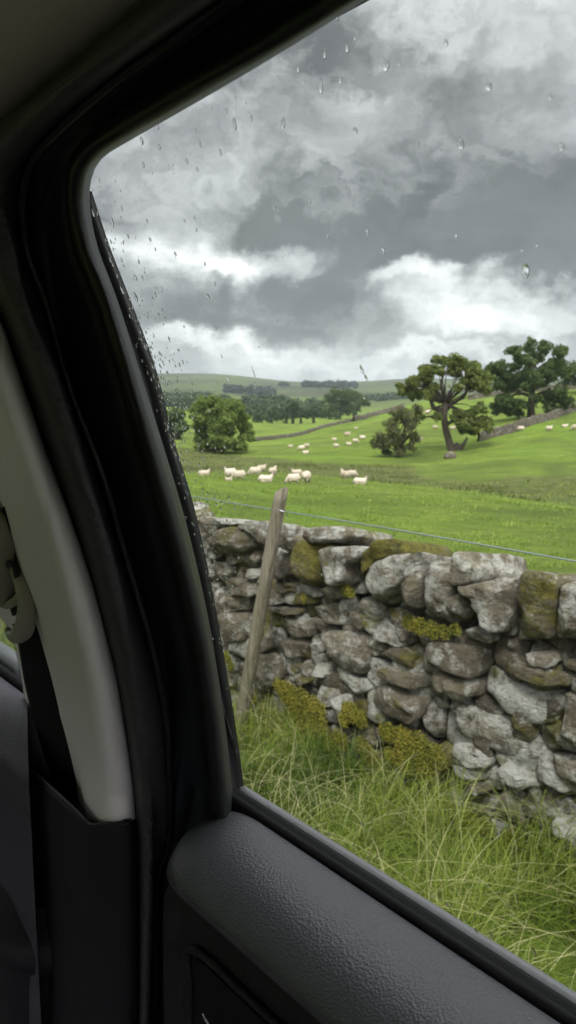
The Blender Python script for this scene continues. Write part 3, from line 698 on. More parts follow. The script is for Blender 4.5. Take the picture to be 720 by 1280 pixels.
# moss cushions
def mk_moss():
    m, N, out = new_mat('moss'); c = coord(N)
    n = N.noise(c, 14, 5, 0.65)
    t = N.n('ShaderNodeAttribute', attribute_name='tone').outputs['Fac']
    col = N.ramp(N.math('ADD', N.math('MULTIPLY', n, 0.7), N.math('MULTIPLY', t, 0.35)), [(0.3, (0.060, 0.072, 0.016)), (0.5, (0.150, 0.155, 0.026)), (0.68, (0.24, 0.21, 0.035)), (0.85, (0.32, 0.25, 0.05))])
    principled(N, out, col, 0.9, 0.1); return m
M['moss'] = mk_moss()
def moss_patch(pxs, Y=2.47, n=2600, size=0.0045):
    n = int(n*1.5)
    cl = []
    for (x, y, rp) in pxs:
        p = hit_y(x, y, Y); d = np.linalg.norm(p-EYE); cl.append((p, rp*d/FPX))
    C = np.array([c[0] for c in cl]); Rd = np.array([c[1] for c in cl]); w = Rd**2; w /= w.sum()
    mb = MB()
    V = []; F = []; T = []
    for (c, r) in cl:                                   # cushion
        b = len(V); sd = rnd.uniform(0, 9)
        for i in range(9):
            th = math.pi*i/8
            for k in range(14):
                ph = 2*math.pi*k/14
                q = np.array([math.sin(th)*math.cos(ph)*0.92, -math.sin(th)*math.sin(ph)*0.0-math.cos(ph*0)*0, math.cos(th)*0.8])
                q = np.array([math.sin(th)*math.cos(ph)*0.95, math.sin(th)*math.sin(ph)*0.20, math.cos(th)*0.85])
                q *= 1+0.35*noise.noise(Vector(q*3)+Vector((sd, 0, 0)))
                V.append(c+q*r*0.78); T.append(0.2)
        F += [tuple(a+b for a in f) for f in grid_faces(9, 14, True)]
    idx = rng.choice(len(cl), n, p=w)
    d = rng.normal(size=(n, 3)); d /= np.linalg.norm(d, axis=1)[:, None]; d[:, 1] = -np.abs(d[:, 1])*0.30; d[:, 2] *= .95
    P = C[idx]+d*(Rd[idx]*(0.55+0.75*rng.random(n)**1.3))[:, None]
    s = size*(0.6+rng.random(n)); nr = rng.normal(size=(n, 3)); nr /= np.linalg.norm(nr, axis=1)[:, None]
    t = np.cross(nr, rng.normal(size=(n, 3))); t /= np.linalg.norm(t, axis=1)[:, None]; b2 = np.cross(nr, t)
    b = len(V)
    Q = np.stack([P-t*s[:, None], P+b2*(s*.5)[:, None], P+t*s[:, None], P-b2*(s*.5)[:, None]], 1).reshape(-1, 3)
    V = np.concatenate([np.array(V), Q]); F += [tuple(b+4*i+k for k in range(4)) for i in range(n)]; T += list(np.repeat(rng.random(n), 4))
    mesh_obj('moss_cushion', V, F, M['moss'], wall, attrs={'tone': T})
moss_patch([(362, 868, 15), (378, 880, 18), (395, 888, 16), (385, 905, 18), (400, 910, 14), (350, 858, 10), (372, 900, 14)], n=9000)
moss_patch([(345, 905, 12), (355, 925, 14), (410, 935, 14), (425, 925, 12), (330, 890, 9)], n=4500)
moss_patch([(438, 890, 12), (450, 898, 10), (430, 900, 8)], n=3000)
moss_patch([(485, 915, 12), (505, 925, 15), (525, 935, 18), (545, 945, 14), (530, 960, 16), (508, 950, 16), (490, 945, 10)], n=9000)
moss_patch([(455, 935, 12), (470, 955, 14), (485, 975, 12), (465, 975, 10)], n=4000)
moss_patch([(512, 778, 9), (525, 783, 10), (540, 787, 10), (555, 790, 8), (570, 787, 7)], n=4000)
moss_patch([(433, 738, 7), (440, 742, 5), (428, 734, 4)], n=1600)
moss_patch([(284, 822, 7), (288, 832, 6)], n=1600); moss_patch([(308, 873, 6), (318, 875, 5)], n=1200)
moss_patch([(385, 712, 6), (392, 720, 5), (380, 748, 5)], n=1500)
moss_patch([(560, 1010, 9), (585, 1022, 10), (610, 1035, 10), (640, 1050, 12)], n=4000)
moss_patch([(690, 1075, 14), (705, 1090, 14), (672, 1085, 10)], n=3500)

# ------------------------------------------------------------------ post and wire
def mk_wood():
    m, N, out = new_mat('weathered_wood'); c = coord(N)
    g = N.noise(N.vmath('MULTIPLY', c, (26, 26, 1.6)), 2.0, 6, 0.7)
    col = N.ramp(g, [(0.3, (0.075, 0.062, 0.045)), (0.5, (0.19, 0.165, 0.125)), (0.72, (0.31, 0.285, 0.225))])
    col = N.mix(N.ramp(N.noise(c, 5, 4, 0.6), [(0.5, 0), (0.75, 0.6)]), col, (0.15, 0.16, 0.07))
    principled(N, out, col, 0.9, 0.2, normal=bump(N, g, 0.02)); return m
M['wood'] = mk_wood()
pt = hit_y(352, 613, 2.36); pb = hit_y(300, 880, 2.30)
post = empty('fence_post', (pb[0], pb[1], pb[2]-0.1)); tag(post, 'leaning weathered wooden fence post standing in front of the stone wall', 'fence post')
V = []; sq = []
nn = 24
for i in range(nn+1):
    t = i/nn; c = (pb*(1-t)+pt*t) + np.array([0, 0, -0.12*(1-t)])
    w = 0.034*(1-0.10*t)
    for k in range(16):
        a = 2*math.pi*(k+0.5)/16
        e = 0.75/ max(abs(math.cos(a)), abs(math.sin(a)))**0.8
        rr = w*min(e*1.25, 1.22)*(1+0.10*noise.noise(Vector((k*0.9, i*0.3, 1)))+0.05*noise.noise(Vector((k*3.1, i*1.1, 4))))
        tilt = 0.018*math.cos(a)*(1 if i == nn else 0)
        V.append(c+np.array([math.cos(a)*rr, math.sin(a)*rr, tilt]))
F = grid_faces(nn+1, 16, True); F.append(tuple(range(nn*16, nn*16+16)))
mesh_obj('shaft', V, F, M['wood'], post, smooth=True)
for zz in (0.0,):
    mb = MB()
    q = hit_y(352-zz*90, 638+zz*300, 2.325); mb.add(*tube_pts([q+np.array([-.02, 0, .01]), q+np.array([0, -.012, 0]), q+np.array([.02, 0, -.004])], 0.0022, 6))
mb.build('wire_staple', M['chrome'], post)
def mk_wire():
    m, N, out = new_mat('galvanised_wire'); c = coord(N)
    principled(N, out, N.mix(N.noise(c, 12), (0.13, 0.17, 0.17), (0.22, 0.27, 0.28)), 0.5, 0.5, 0.3); return m
M['wire'] = mk_wire()
WYR = 2.345
path = []
for x in np.linspace(-9, 4, 60):
    path.append((x, WYR, CAMZ-0.2255*WYR-0.006*math.sin((x+2.1)*1.1)**2))
mb = MB(); mb.add(*tube_pts(path, 0.0030, 6)); 
tag(mb.build('fence_wire', M['wire']), 'single strand of grey wire stretched above the stone wall coping', 'wire')

# ------------------------------------------------------------------ field walls
def field_wall(pts, label, h=1.15, th=0.6, name='field_wall', mat=None, step=0.6, rs=None):
    W = []
    for i, (x, y) in enumerate(pts):
        if rs: p = hit_r(x, y, rs[i])
        else: p, _ = ground_at(x, y, 30)
        W.append(p)
    L = sum(np.linalg.norm(W[i+1]-W[i]) for i in range(len(W)-1))
    C = catmull(W, max(8, int(L/step))); V = []
    sd = rnd.uniform(0, 30)
    for i, p in enumerate(C):
        t = C[min(i+1, len(C)-1)]-C[max(i-1, 0)]; t[2] = 0; t /= np.linalg.norm(t); nrm = np.array([-t[1], t[0], 0])
        g = float(terrain(p[0], p[1]))+CAMZ
        hh = h*(1+0.16*noise.noise(Vector((i*0.9, sd, 0)))+0.12*noise.noise(Vector((i*0.17, sd, 4))))
        for (a, b) in [(-.55, -.3), (-.5, .3), (-.42, .6), (-.36, .92), (-.15, 1.04), (.15, 1.02), (.36, .9), (.42, .6), (.5, .3), (.55, -.3)]:
            d = noise.noise_vector(Vector((i*0.8, a*5+sd, b*6)))*0.14
            V.append(np.array([p[0], p[1], g+hh*b])+nrm*(a*th)+np.array([d.x, d.y, d.z*0.6]))
    T = rng.random(len(V))*0.10
    o = mesh_obj(name, V, grid_faces(len(C), 10), mat or M['far_stone'], None, attrs={'tone': T, 'lichen': rng.random(len(V))*0.05, 'moss': rng.random(len(V))*0.35})
    return tag(o, label, 'field wall', kind='thing')
field_wall([(598, 552), (618, 546), (640, 541), (662, 532), (690, 524), (715, 515), (760, 503), (820, 488)], 'dark field wall climbing the right hillside under the broad oak', 1.2)
field_wall([(318, 552), (345, 549), (380, 543), (410, 534), (440, 527)], 'field wall crossing the left pasture towards the dark ridge tree', 0.8, step=1.0)
field_wall([(442, 527), (462, 522), (485, 516), (505, 511)], 'field wall along the ridge between the dark ridge tree and the gnarled oak', 1.3, step=1.0)
field_wall([(585, 500), (612, 496), (640, 492), (680, 489), (730, 486)], 'pale field wall along the top of the right hill, behind the oaks', 1.3, step=1.0)
# ------------------------------------------------------------------ sheep
def mk_sheep():
    m, N, out = new_mat('sheep_fleece'); c = coord(N)
    f = N.n('ShaderNodeAttribute', attribute_name='bare').outputs['Fac']
    n = N.noise(c, 9, 5, 0.6)
    rn = N.n('ShaderNodeObjectInfo').outputs['Random']
    col = N.mix(N.math('ADD', N.math('MULTIPLY', n, 0.5), N.math('MULTIPLY', rn, 0.6)), (0.30, 0.24, 0.17), (0.60, 0.53, 0.44))
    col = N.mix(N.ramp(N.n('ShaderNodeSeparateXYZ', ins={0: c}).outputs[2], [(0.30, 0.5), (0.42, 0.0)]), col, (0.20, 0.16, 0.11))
    col = N.mix(f, col, (0.16, 0.13, 0.11))
    h = N.noise(c, 30, 4, 0.7)
    principled(N, out, col, 0.95, 0.05, normal=bump(N, h, 0.03)); return m
M['sheep'] = mk_sheep()
def ell(bm, c, r, rot=0.0):
    g = bmesh.ops.create_icosphere(bm, subdivisions=3, radius=1)['verts']
    ca, sa = math.cos(rot), math.sin(rot)
    for v in g:
        x, y, z_ = v.co.x*r[0], v.co.y*r[1], v.co.z*r[2]
        v.co = Vector((c[0]+x*ca+z_*sa, c[1]+y, c[2]-x*sa+z_*ca))
def tub(bm, path, rad):
    V, F = tube_pts(path, rad, 10); vs = [bm.verts.new(v) for v in V]
    for f in F: bm.faces.new([vs[i] for i in f])
def sheep_mesh(pose):
    bm = bmesh.new(); lie = pose == 'lying'; dz = -0.30 if lie else 0
    ell(bm, (0, 0, .58+dz), (.50, .25, .265)); ell(bm, (-.28, 0, .60+dz), (.27, .255, .27)); ell(bm, (.28, 0, .57+dz), (.26, .235, .28)); ell(bm, (0, 0, .52+dz), (.42, .24, .24))
    tub(bm, [(-.5, 0, .66+dz), (-.57, 0, .58+dz), (-.58, 0, .45+dz)], [.05, .045, .03])
    if pose == 'grazing':
        tub(bm, [(.38, 0, .60), (.55, 0, .45), (.66, 0, .27)], [.16, .12, .09]); head = (.72, .13); ell(bm, (.72, 0, .17), (.13, .07, .075), 1.05); ell(bm, (.77, 0, .09), (.075, .05, .05), 1.05)
        ears = (.67, .25)
    else:
        tub(bm, [(.36, 0, .66+dz), (.50, 0, .82+dz), (.56, 0, .92+dz)], [.16, .12, .09]); ell(bm, (.63, 0, .93+dz), (.14, .07, .08), .35); ell(bm, (.73, 0, .885+dz), (.075, .05, .05), .35)
        ears = (.55, .97+dz)
    for s in (-1, 1):
        tub(bm, [(ears[0], .05*s, ears[1]), (ears[0]-.01, .13*s, ears[1]-.01), (ears[0]-.02, .17*s, ears[1]-.03)], [.03, .03, .015])
        if not lie:
            tub(bm, [(.30, .13*s, .45), (.31, .125*s, .26), (.29, .12*s, .22), (.30, .12*s, .03), (.32, .12*s, 0)], [.085, .045, .042, .034, .042])
            tub(bm, [(-.30, .13*s, .50), (-.26, .13*s, .36), (-.37, .13*s, .25), (-.34, .13*s, .04), (-.32, .13*s, 0)], [.12, .07, .042, .034, .042])
        else:
            tub(bm, [(.25, .15*s, .18), (.42, .16*s, .09), (.30, .17*s, .04)], [.09, .045, .04]); tub(bm, [(-.3, .18*s, .18), (-.1, .24*s, .08), (-.25, .25*s, .04)], [.1, .05, .04])
    me = bpy.data.meshes.new('tmp'); bm.to_mesh(me); bm.free()
    o = bpy.data.objects.new('tmp', me); COL.objects.link(o)
    md = o.modifiers.new('r', 'REMESH'); md.mode = 'VOXEL'; md.voxel_size = 0.028
    sm = o.modifiers.new('s', 'SMOOTH'); sm.iterations = 3; sm.factor = 0.5
    dg = bpy.context.evaluated_depsgraph_get(); ev = bpy.data.meshes.new_from_object(o.evaluated_get(dg))
    bpy.data.objects.remove(o); bpy.data.meshes.remove(me)
    bare = []
    for v in ev.vertices:
        x, y, z_ = v.co
        leg = z_ < (0.26 if not lie else -1)
        hd = (x > .62 and z_ < .3) if pose == 'grazing' else (x > .57 and z_ > .8+dz)
        b = 1.0 if ((leg and x < .5) or hd) else 0.0
        bare.append(b)
        if not b:
            d = noise.noise_vector(v.co*9)*0.022; v.co += d
    a = ev.attributes.new('bare', 'FLOAT', 'POINT'); a.data.foreach_set('value', bare)
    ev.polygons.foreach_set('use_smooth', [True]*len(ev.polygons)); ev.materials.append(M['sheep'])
    return ev
SM = {p: sheep_mesh(p) for p in ('grazing', 'standing', 'lying')}
sheep = [  # px, py of the feet, pose, heading from the view's right (degrees), size, label
 (255, 594, 'lying', 10, 1.0, 'lone pale sheep leftmost in the near field, nearest the window pillar'),
 (288, 597, 'standing', 200, 1.02, 'sheep standing at the back of the left cluster of three'),
 (299, 600, 'grazing', 185, 1.0, 'sheep on the right side of the left cluster of three'),
 (286, 601, 'lying', 170, 0.55, 'small lamb at the front left of the left cluster of three'),
 (319, 595, 'grazing', 175, 1.05, 'grazing sheep at the left of the middle group of four, above its front sheep'),
 (327, 590, 'standing', 20, 0.9, 'sheep half hidden behind the leftmost grazer of the middle group of four'),
 (332, 602, 'lying', 0, 1.1, 'sheep lying in front of the middle group of four'),
 (341, 594, 'standing', 60, 0.95, 'sheep at the right end of the middle group of four'),
 (371, 593, 'lying', 185, 1.05, 'sheep lying behind the trio to the right of the fence post top'),
 (367, 605, 'grazing', 190, 1.0, 'grazing sheep at the front left of the trio right of the fence post top'),
 (383, 603, 'grazing', 75, 1.15, 'plump sheep at the right of the trio right of the fence post top'),
 (431, 599, 'standing', 120, 1.0, 'pinkish sheep at the left of the right-hand trio in the near field'),
 (440, 597, 'grazing', 15, 0.95, 'middle sheep of the right-hand trio in the near field'),
 (450, 605, 'lying', -20, 1.08, 'sheep at the lower right of the right-hand trio in the near field'),
 (363, 559, 'lying', 0, 1.0, 'leftmost sheep on the far slope below the ridge tree'),
 (377, 563, 'grazing', 170, 1.2, 'sheep at the left of the touching trio low on the far slope'),
 (383, 560, 'standing', 10, 1.1, 'sheep at the top of the touching trio low on the far slope'),
 (382, 567, 'lying', 0, 1.1, 'sheep at the bottom of the touching trio low on the far slope'),
 (418, 550, 'lying', 180, 1.0, 'sheep left of the largest one in the scattered far flock'),
 (420, 560, 'grazing', 0, 1.0, 'lowest left sheep of the scattered far flock on the slope'),
 (434, 546, 'standing', 0, 1.35, 'largest whitest sheep of the scattered far flock below the ridge tree'),
 (436, 556, 'lying', 180, 1.0, 'sheep directly below the largest one of the scattered far flock'),
 (444, 554, 'grazing', 0, 1.1, 'sheep lower right of the largest one of the scattered far flock'),
 (453, 550, 'standing', 190, 1.15, 'rightmost sheep of the scattered far flock, left of the hawthorn'),
 (445, 536, 'lying', 0, 0.9, 'highest sheep of the scattered far flock, close under the ridge wall'),
 (525, 550, 'lying', 0, 0.9, 'small pale sheep between the hawthorn and the gnarled oak trunk'),
 (544, 537, 'standing', 180, 1.1, 'sheep seen just left of the gnarled oak trunk, lower of two'),
 (534, 518, 'standing', 0, 1.5, 'white sheep seen under the left branches of the gnarled oak'),
 (566, 536, 'lying', 0, 1.1, 'sheep seen just right of the gnarled oak trunk'),
 (651, 539, 'grazing', 160, 1.1, 'leftmost sheep in the row below the broad right-hand oak'),
 (686, 539, 'standing', 10, 1.1, 'sheep looking up, second in the row below the broad oak'),
 (706, 534, 'lying', 0, 1.0, 'small farther sheep, third in the row below the broad oak'),
 (719, 538, 'grazing', 180, 1.25, 'sheep cut by the right edge of the picture below the broad oak'),
]
for (px, py, pose, hd, s, lab) in sheep:
    p, r = ground_at(px, py, 20)
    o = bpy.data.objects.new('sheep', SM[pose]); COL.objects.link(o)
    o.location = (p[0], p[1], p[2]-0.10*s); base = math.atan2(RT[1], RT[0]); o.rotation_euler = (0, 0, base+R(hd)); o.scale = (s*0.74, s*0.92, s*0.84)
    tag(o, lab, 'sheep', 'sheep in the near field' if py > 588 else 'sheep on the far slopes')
def boulder(px, py, size, lab):
    p, r = ground_at(px, py, 20); V = []; sd = rnd.uniform(0, 20)
    for i in range(13):
        th = math.pi*i/12
        for k in range(18):
            ph = 2*math.pi*k/18; q = Vector((math.sin(th)*math.cos(ph), math.sin(th)*math.sin(ph)*0.8, math.cos(th)*0.7)); q *= 1+0.3*noise.noise(q*1.6+Vector((sd, 0, 0)))
            V.append(p+np.array(q)*size+np.array([0, 0, size*0.3]))
    tag(mesh_obj('boulder', V, grid_faces(13, 18, True), M['far_stone'], None, attrs={'tone': [0.25]*len(V), 'lichen': [0.2]*len(V), 'moss': [0.1]*len(V)}), lab, 'boulder')
boulder(677, 525, 0.75, 'pale boulder at the foot of the field wall under the broad oak')
boulder(563, 573, 0.8, 'grey-green boulder against the root of the gnarled oak')

# ------------------------------------------------------------------ grass
def mk_blade(name, stops, trans=0.4):
    m, N, out = new_mat(name); t = N.n('ShaderNodeAttribute', attribute_name='tone').outputs['Fac']
    col = N.ramp(t, stops)
    b = N.n('ShaderNodeBsdfPrincipled', ins={'Base Color': col, 'Roughness': 0.5, 'Specular IOR Level': 0.35})
    tl = N.n('ShaderNodeBsdfTranslucent', ins={'Color': N.mix(0.3, col, (0.25, 0.35, 0.04))})
    mx = N.n('ShaderNodeMixShader', ins={0: trans, 1: b.outputs[0], 2: tl.outputs[0]})
    N.link(mx.outputs[0], out.inputs['Surface']); return m
M['blade'] = mk_blade('verge_blades', [(0.0, (0.045, 0.080, 0.012)), (0.35, (0.145, 0.215, 0.024)), (0.65, (0.29, 0.35, 0.06)), (0.85, (0.44, 0.44, 0.17)), (1.0, (0.58, 0.53, 0.32))])
M['tuft'] = mk_blade('pasture_blades', [(0.0, (0.06, 0.12, 0.012)), (0.5, (0.17, 0.255, 0.025)), (1.0, (0.30, 0.37, 0.07))])
M['rush'] = mk_blade('rush_blades', [(0.0, (0.06, 0.07, 0.022)), (0.5, (0.12, 0.125, 0.04)), (1.0, (0.22, 0.20, 0.08))])
def blades(name, X, Y, Z, L, W, bend, lean, tone, mat, seg=3):
    n = len(X); a = rng.random(n)*2*math.pi
    bd = np.stack([np.cos(a), np.sin(a), np.zeros(n)], 1)+np.asarray(lean)[None, :]
    sd = np.stack([-np.sin(a), np.cos(a), np.zeros(n)], 1)
    V = np.empty((n, (seg+1)*2, 3)); P0 = np.stack([X, Y, Z], 1)
    for i in range(seg+1):
        t = i/seg
        c = P0+bd*(L*bend*t*t)[:, None]; c[:, 2] += L*(t-0.45*bend*t*t)
        w = W*(1-t*0.92)*0.5
        V[:, 2*i] = c-sd*w[:, None]; V[:, 2*i+1] = c+sd*w[:, None]
    base = (np.arange(n)*(seg+1)*2)[:, None, None]
    q = np.array([[2*i, 2*i+1, 2*i+3, 2*i+2] for i in range(seg)])[None]
    F = (base+q).reshape(-1, 4)
    return mesh_obj(name, V.reshape(-1, 3), F, mat, None, smooth=False, attrs={'tone': np.repeat(tone, (seg+1)*2)})
def clumpy(n, x0, x1, y0, y1, f=3.5, thr=-0.12):
    X = rng.uniform(x0, x1, n*2); Y = rng.uniform(y0, y1, n*2)
    k_ = vnoise(X*f, Y*f)+0.5*vnoise(X*f*2.7, Y*f*2.7)+rng.normal(size=n*2)*0.15 > thr
    return X[k_][:n], Y[k_][:n]
Xa, Ya = clumpy(46000, -4.6, 0.4, 1.0, 2.56); Xb, Yb = clumpy(26000, -12, 6, 1.0, 2.52)
X = np.concatenate([Xa, Xb]); Y = np.concatenate([Ya, Yb]); Z = terrain(X, Y)+CAMZ-0.01
hump = np.clip(vnoise(X*1.3, Y*1.3)+0.5, 0, 1)
L = (0.10+0.20*rng.random(len(X))**1.3)*(0.50+0.85*hump)*(1+0.45*np.clip((Y-2.1)/0.4, 0, 1))
tn = np.clip(0.42+0.9*vnoise(X*2.1+9, Y*2.1)+rng.normal(size=len(X))*0.17, 0, 0.86); tn[rng.random(len(X)) < 0.09] = 0.93
tn = np.where((vnoise(X*1.9+40, Y*2.3) > 0.22) & (rng.random(len(X)) < 0.55), 0.90+0.1*rng.random(len(X)), tn)
tag(blades('verge_grass', X, Y, Z, L, 0.0035+0.0035*rng.random(len(X)), 0.25+0.75*rng.random(len(X)), (0.45, -0.1, 0), tn, M['blade'], 4), 'long wet green grass on the verge at the foot of the wall', 'grass', kind='stuff')
Xs, Ys = clumpy(420, -4.2, 0.2, 1.1, 2.5); Zs = terrain(Xs, Ys)+CAMZ
tag(blades('dry_grass_stalks', Xs, Ys, Zs, 0.32+0.28*rng.random(len(Xs)), 0.004+0*Xs, 0.5+0.7*rng.random(len(Xs)), (0.8, -0.3, 0), 0.9+0.1*rng.random(len(Xs)), M['blade'], 6), 'pale dry grass stalks arching out of the verge', 'grass', kind='stuff')
def view_scatter(n, r0, r1, a0=-0.45, a1=0.45, p=1.0):
    r = r0*(r1/r0)**(rng.random(n)**p); a = rng.uniform(a0, a1, n)
    X = r*(FH[0]*np.cos(a)+RT[0]*np.sin(a)); Y = r*(FH[1]*np.cos(a)+RT[1]*np.sin(a)); return X, Y, r
X, Y, r = view_scatter(90000, 4.5, 62); k_ = (Y > 3.3) & (vnoise(X/1.1, Y/1.1)+0.7*vnoise(X/0.35, Y/0.35)+rng.normal(size=len(X))*0.12 > 0.02); X, Y, r = X[k_], Y[k_], r[k_]
tn = np.clip(0.5+0.8*vnoise(X/1.7, Y/1.7)+rng.normal(size=len(X))*0.18, 0, 1)
tag(blades('pasture_grass', X, Y, terrain(X, Y)+CAMZ-0.01, 0.05+0.09*rng.random(len(X))+0.001*r, 0.006+0.0011*r, 0.4+0.8*rng.random(len(X)), (0.2, 0, 0), tn, M['tuft'], 2), 'tussocks of bright green grass across the near pasture', 'grass', kind='stuff')
X, Y, r = view_scatter(60000, 40, 130)
pxx = 360+FPX*(X*RT[0]+Y*RT[1])/(X*FH[0]+Y*FH[1]); e0 = np.interp(pxx, [200, 360, 440, 500, 560, 640, 720], [60, 60, 60, 55, 51, 46, 43]); e1 = np.interp(pxx, [200, 300, 360, 440, 500, 540, 600, 640, 720], [126, 110, 90, 82, 82, 66, 60, 66, 66])
k_ = (r > e0) & (r < e1) & (vnoise(X/3, Y/3)+0.6*vnoise(X/1.1, Y/1.1) > np.where(pxx > 520, 0.28, 0.10)); X, Y, r = X[k_], Y[k_], r[k_]
tag(blades('rushes', X, Y, terrain(X, Y)+CAMZ-0.02, 0.14+0.30*rng.random(len(X)), 0.05+0.04*rng.random(len(X)), 0.2+0.5*rng.random(len(X)), (0, 0, 0), np.clip(0.5+vnoise(X/5, Y/5)+rng.normal(size=len(X))*0.2, 0, 1), M['rush'], 2), 'brown-green rushes growing along the wet gully', 'rushes', kind='stuff')
# ------------------------------------------------------------------ the car around the eye
car = empty('car', (-0.4, -0.4, 0))
tag(car, 'dark car cabin seen from inside, looking out past its pillar and closed side window', 'car')
S0 = [(248,-40),(190,0),(80,93),(0,158),(-42,205),(-55,260),(-35,330),(0,415),(50,560),(100,700),(140,850),(157,950),(164,1025),(168,1150),(168,1300)]
S1 = [(290,-38),(228,2),(112,88),(40,150),(-5,200),(-10,262),(10,340),(40,415),(84,545),(128,690),(160,830),(178,940),(186,1020),(188,1060),(182,1300)]
S2 = [(320,-35),(262,8),(205,50),(140,97),(80,148),(42,188),(28,215),(22,250),(28,310),(40,345),(54,380),(83,484),(125,597),(146,672),(171,755),(183,797),(193,840),(204,893),(209,965),(211,1019),(206,1065),(192,1110),(188,1300)]
S2b = [(330,-30),(272,12),(214,55),(148,103),(90,152),(50,192),(37,220),(31,252),(36,310),(47,345),(61,380),(91,484),(133,597),(154,672),(178,755),(190,797),(200,840),(210,893),(215,965),(217,1019),(212,1065),(200,1110),(196,1300)]
DF = [(360,-30),(300,15),(240,58),(175,108),(118,152),(80,190),(62,225),(57,260),(62,310),(80,365),(108,440),(140,530),(165,610),(190,700),(212,797),(228,880),(240,960),(243,1030),(240,1080)]
R0 = [(430,-28),(300,56),(200,114),(132,156),(98,186),(86,215),(86,262),(98,320),(123,380),(165,520),(196,630),(217,710),(238,797),(256,900),(266,1000),(268,1060)]
Rm = [(470,-30),(340,54),(235,115),(150,165),(112,192),(97,220),(97,262),(110,320),(134,380),(176,515),(209,630),(231,712),(251,797),(268,900),(278,1003),(280,1060)]
R1 = [(510,-40),(445,0),(350,60),(250,120),(162,171),(125,195),(111,222),(109,258),(119,310),(145,380),(186,510),(223,630),(245,715),(262,797),(278,900),(290,1008),(292,1060)]
G1 = [(109,240),(116,262),(132,310),(160,382),(190,463),(212,550),(237,632),(258,725),(272,800),(289,900),(301,985),(306,1040)]
G0 = [(95,240),(100,262),(112,320),(136,390),(168,480),(192,560),(214,640),(236,725),(252,800),(268,900),(280,985),(286,1040)]
def ext_strip(name, curves, mat, e0=(1.5, 0, 0), e1=(0, 0, -0.5), **kw):
    o = strip(name, curves, mat, car, **kw)
    return o
def lstrip(name, curves, mat, parent, n=90, cross=4, thick=0.004, e0=None, e1=None, smooth_cross=True):
    rows = []
    for pts, off in curves:
        c = catmull(pts, n)
        offs = np.interp(np.linspace(0, 1, n), np.linspace(0, 1, len(off)), off) if isinstance(off, (list, tuple)) else [off]*n
        r = [hit_side(c[i][0], c[i][1], offs[i]) for i in range(n)]
        if e0 is not None: r = [r[0]+np.array(e0)] + r
        if e1 is not None: r = r + [r[-1]+np.array(e1)]
        rows.append(r)
    rows = np.array(rows); n2 = rows.shape[1]; m = (len(curves)-1)*cross+1
    V = np.array([catmull(rows[:, i], m) if (smooth_cross and len(curves) > 2) else np.stack([np.interp(np.linspace(0, len(curves)-1, m), range(len(curves)), rows[:, i, k]) for k in range(3)], 1) for i in range(n2)]).reshape(-1, 3)
    o = mesh_obj(name, V, grid_faces(n2, m), mat, parent)
    if thick: md = o.modifiers.new('thickness', 'SOLIDIFY'); md.thickness = thick; md.offset = 0
    return o
EX = (1.6, 0, 0)
# rear door: its frame, seals, glass, card
door = mesh_obj('rear_door', *box_pts((0.4, 0.405, CAMZ-0.82), (1.62, 0.04, 0.84)), mat=M['navy'], parent=car, smooth=False)
lstrip('door_frame', [(S2b, -.034), (DF, -.026), (R0, -.020)], M['navy'], door, e0=EX)
lstrip('window_channel', [(R0, -.031), (Rm, -.037), (R1, -.014)], M['run'], door, e0=EX, thick=0.003)
lstrip('outer_frame', [(G0, .012), (G1, .009)], M['rubber'], door, n=60, thick=0.006)
lstrip('door_seal', [(S0, -.040), ([((a[0]+b[0])/2, (a[1]+b[1])/2) for a, b in zip(S0, S1)], -.056), (S1, -.060), ([(a[0]*.6+b[0]*.4, a[1]*.6+b[1]*.4) for a, b in zip(S1, [catmull(S2, 15)[i] for i in range(15)])], -.052), (S2, -.038)], M['seal'], car, e0=EX, e1=(0, 0, -.4), cross=5)
lstrip('seal_lip', [(S2, -.036), ([((a[0]+b[0])/2, (a[1]+b[1])/2) for a, b in zip(S2, S2b)], -.046), (S2b, -.034)], M['rubber'], car, e0=EX, e1=(0, 0, -.4), thick=0.002)
def pane(name, x0, x1, parent, nx=40, nz=24, z0=-0.345, z1=0.17):
    V = []
    for i in range(nx+1):
        x = x0+(x1-x0)*i/nx
        for j in range(nz+1):
            z_ = z0+(z1-z0)*j/nz; V.append((x, ysurf(z_), CAMZ+z_))
    o = mesh_obj(name, V, grid_faces(nx+1, nz+1), M['glass'], parent)
    md = o.modifiers.new('thickness', 'SOLIDIFY'); md.thickness = 0.003; md.offset = 0
    return o
glass = pane('window_glass', -0.47, 1.18, door)
def profile(name, prof, x0, x1, mat, parent, nx=60, endround=0.0, sub=5, thick=0, slant=0.0, rev=False):
    P = catmull(prof, (len(prof)-1)*sub+1); V = []
    for i in range(nx+1):
        t = i/nx
        k_ = 0.0
        if endround:
            d = ((x1-x0)*(1-t) if rev else (x1-x0)*t); k_ = 1-math.sqrt(max(0, 1-max(0, 1-d/endround)**2))
        for q in P:
            x = x0+(x1-slant*(q[0]-0.25)-x0)*t
            V.append((x, q[0]+(0.335-q[0])*k_*0.55, CAMZ+q[1]-k_*0.012))
    return mesh_obj(name, V, grid_faces(nx+1, len(P)), mat, parent)
profile('inner_weather_strip', [(.3395,-.330),(.3375,-.3075),(.3365,-.3040),(.333,-.3015),(.329,-.3005),(.326,-.3025),(.3245,-.300),(.321,-.2975),(.3185,-.3000),(.3175,-.306),(.317,-.33)], -0.452, 1.15, M['rubber_matt'], door, sub=3)
profile('outer_weather_strip', [(.3425,-.330),(.3425,-.317),(.346,-.3098),(.352,-.3116),(.358,-.3170),(.368,-.328),(.378,-.348),(.385,-.38),(.40,-.40)], -0.462, 1.15, M['rubber_lit'], door, sub=3)
